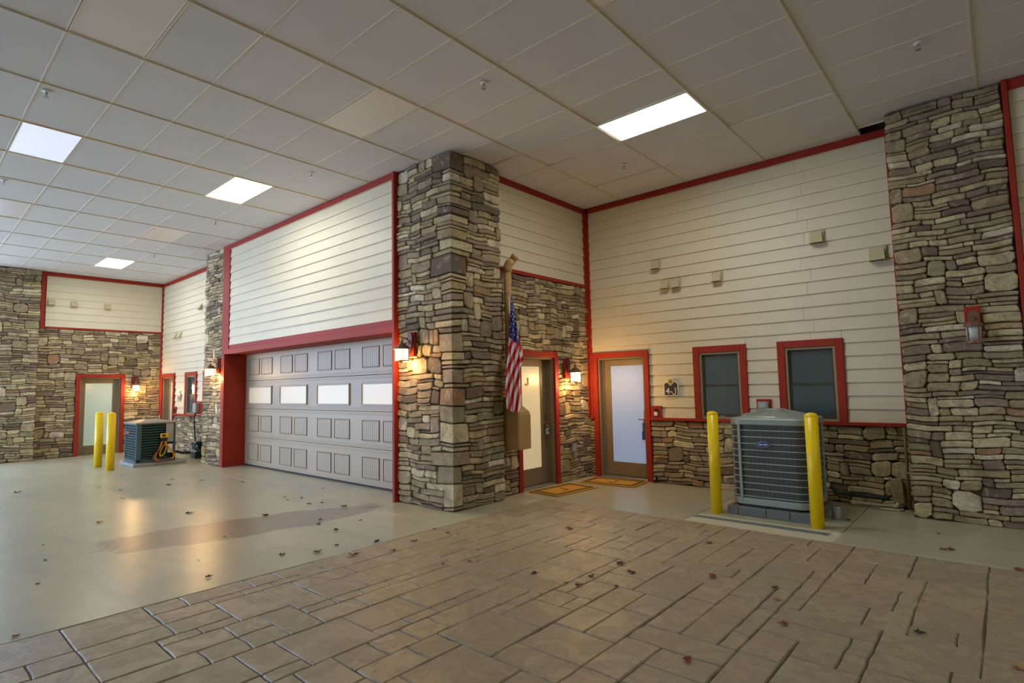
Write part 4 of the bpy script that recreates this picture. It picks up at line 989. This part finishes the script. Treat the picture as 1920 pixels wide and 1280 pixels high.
# ---- dead leaves
LV = [  # x, y, size
 (-11.493, -3.347, 1.3), (-10.128, -1.513, 1.2), (-10.818, -1.248, .8), (-10.908, -2.354, .7), (-10.252, -2.199, .8), (-9.33, -2.389, .9), (-10.155, -.974, .8), (-9.296, -.605, .9), (-7.312, -2.126, 1.1), (-7.674, -3.039, .9),
 (-6.904, -3.697, .6), (-6.152, -3.789, .6), (-5.327, -3.965, .5), (-4.942, -2.839, .4), (-4.34, -2.967, .8), (-5.63, -2.329, .5), (-7.497, -.075, .6), (-7.306, -.815, .6), (-7.047, -.893, .6), (-7.021, -.701, .7), (-6.536, -.84, .8), (-6.435, -.703, .7),
 (-5.969, -.633, 1.0), (-5.506, -1.258, .8), (-5.314, -1.392, .8), (-4.887, -1.408, .9), (-5.062, -.966, .6), (-6.32, -1.562, 1.0), (-4.326, -1.733, .7), (-4.258, -1.978, 1.0), (-4.456, -2.25, .9), (-4.109, -4.258, .7),
 (-3.645, -.659, .7), (-3.753, -.71, .6), (-3.998, -.696, .5), (-3.797, -1.148, .8), (-3.693, -1.485, .7), (-4.086, -1.413, .9), (-3.865, -1.833, 1.2), (-2.84, -1.273, .5), (-2.983, -1.469, .4), (-3.401, -1.91, .3),
 (-2.792, .239, 1.1), (-1.719, -.491, 1.0), (-1.53, -.637, 1.0), (-1.749, -.913, .8), (-1.706, -1.167, .8), (-1.817, -1.17, .5), (-1.453, -.996, .5), (-2.174, -1.152, .8), (-.526, -1.769, .8), (-1.231, -.649, .2),
 (-1.365, .62, .9), (-.954, -.326, 1.0), (-.487, -.265, .8), (-.4, -.504, .6), (-.482, 2.436, .8), (.424, 1.714, .9), (.474, 1.744, 1.0), (.34, 2.346, .5), (.943, 1.362, 1.1), (-.243, -.913, .7), (.438, -.53, .8), (.91, -.721, .8)]
special = {0: 'dark curled leaf farthest left on the pale concrete', 8: 'dark leaf alone left of the damp stain on the concrete', 22: 'dark leaf on concrete closest to the central pillar left side', 31: 'reddish leaf at lower left on the edge of the stamped paving', 38: 'pale tan and dark leaf pair on the left paving edge',
           42: 'reddish leaf on the paving in line with the first door mat', 50: 'reddish leaf at the bottom of the photo on the paving', 56: 'dark leaf on the concrete behind the right near bollard', 60: 'brown leaf at the right edge where paving meets concrete',
           57: 'left of two brown leaves on the concrete by the right pillar', 58: 'right of two brown leaves on the concrete by the right pillar'}
def leaf_label(i, x, y, col, sz):
    if i in special: return special[i]
    size = 'tiny' if sz < .65 else ('larger' if sz > .95 else 'small')
    if x < -8: where = 'far concrete near the distant bollards' if y > -1.3 else ('far concrete in line with the green air conditioner' if x > -10.5 else 'far concrete at the left of photo')
    elif x < -5.6: where = 'concrete close to the garage door' if y > -.95 else ('concrete around the damp stain' if y > -2.6 else 'pale concrete left of the damp stain')
    elif x < -4.05: where = 'concrete left of the central pillar foot' if y > -1.5 else 'concrete along the paving edge'
    elif x < -2.5: where = 'paving in front of the central pillar' if y > -.9 else ('paving near its left edge' if x < -3.3 else 'paving at the middle of photo')
    elif x < -1.2: where = 'paving in line with the bluish door' if y > -.75 else 'paving in the cluster right of middle'
    else: where = 'floor before the near air conditioner' if y > -.4 else ('concrete near the right pillar' if y > 1.36 else 'paving at lower right')
    return size + ' ' + col + ' dry leaf on the ' + where
def leaf(i, x, y, s):
    rng = random.Random(100 + i); R_ = .042 * s; a0 = rng.uniform(0, 6.28); n = 10; pts = []
    z0 = .004
    for k in range(n):
        a = a0 + 2 * math.pi * k / n; r = R_ * (1.0 if k % 2 == 0 else .55) * rng.uniform(.7, 1.25) * (1.25 if k in (0, 5) else 1)
        pts.append((x + r * math.cos(a), y + r * math.sin(a), z0 + rng.uniform(.0, .022) * s))
    b = MB().add(pts + [(x, y, z0 + .004 * s), (x, y, z0 + .001)], [(k, (k + 1) % n, n) for k in range(n)] + [(k, n + 1, (k + 1) % n) for k in range(n)])
    b.tube([(x, y, z0 + .003), (x + R_ * 1.5 * math.cos(a0 + .3), y + R_ * 1.5 * math.sin(a0 + .3), z0 + .006)], .0012, 4)
    c = [0, 1, 0, 1, 2, 3, 1][rng.randrange(7)] if i not in (42, 31, 50) else 3
    tag(b.build('dead_leaf', M_leaf[c], fix=False), leaf_label(i, x, y, ('brown', 'dark', 'tan', 'reddish')[c], s), 'leaf', 'dry leaves on the floor')
for i, (x, y, s) in enumerate(LV): leaf(i, x, y, s)
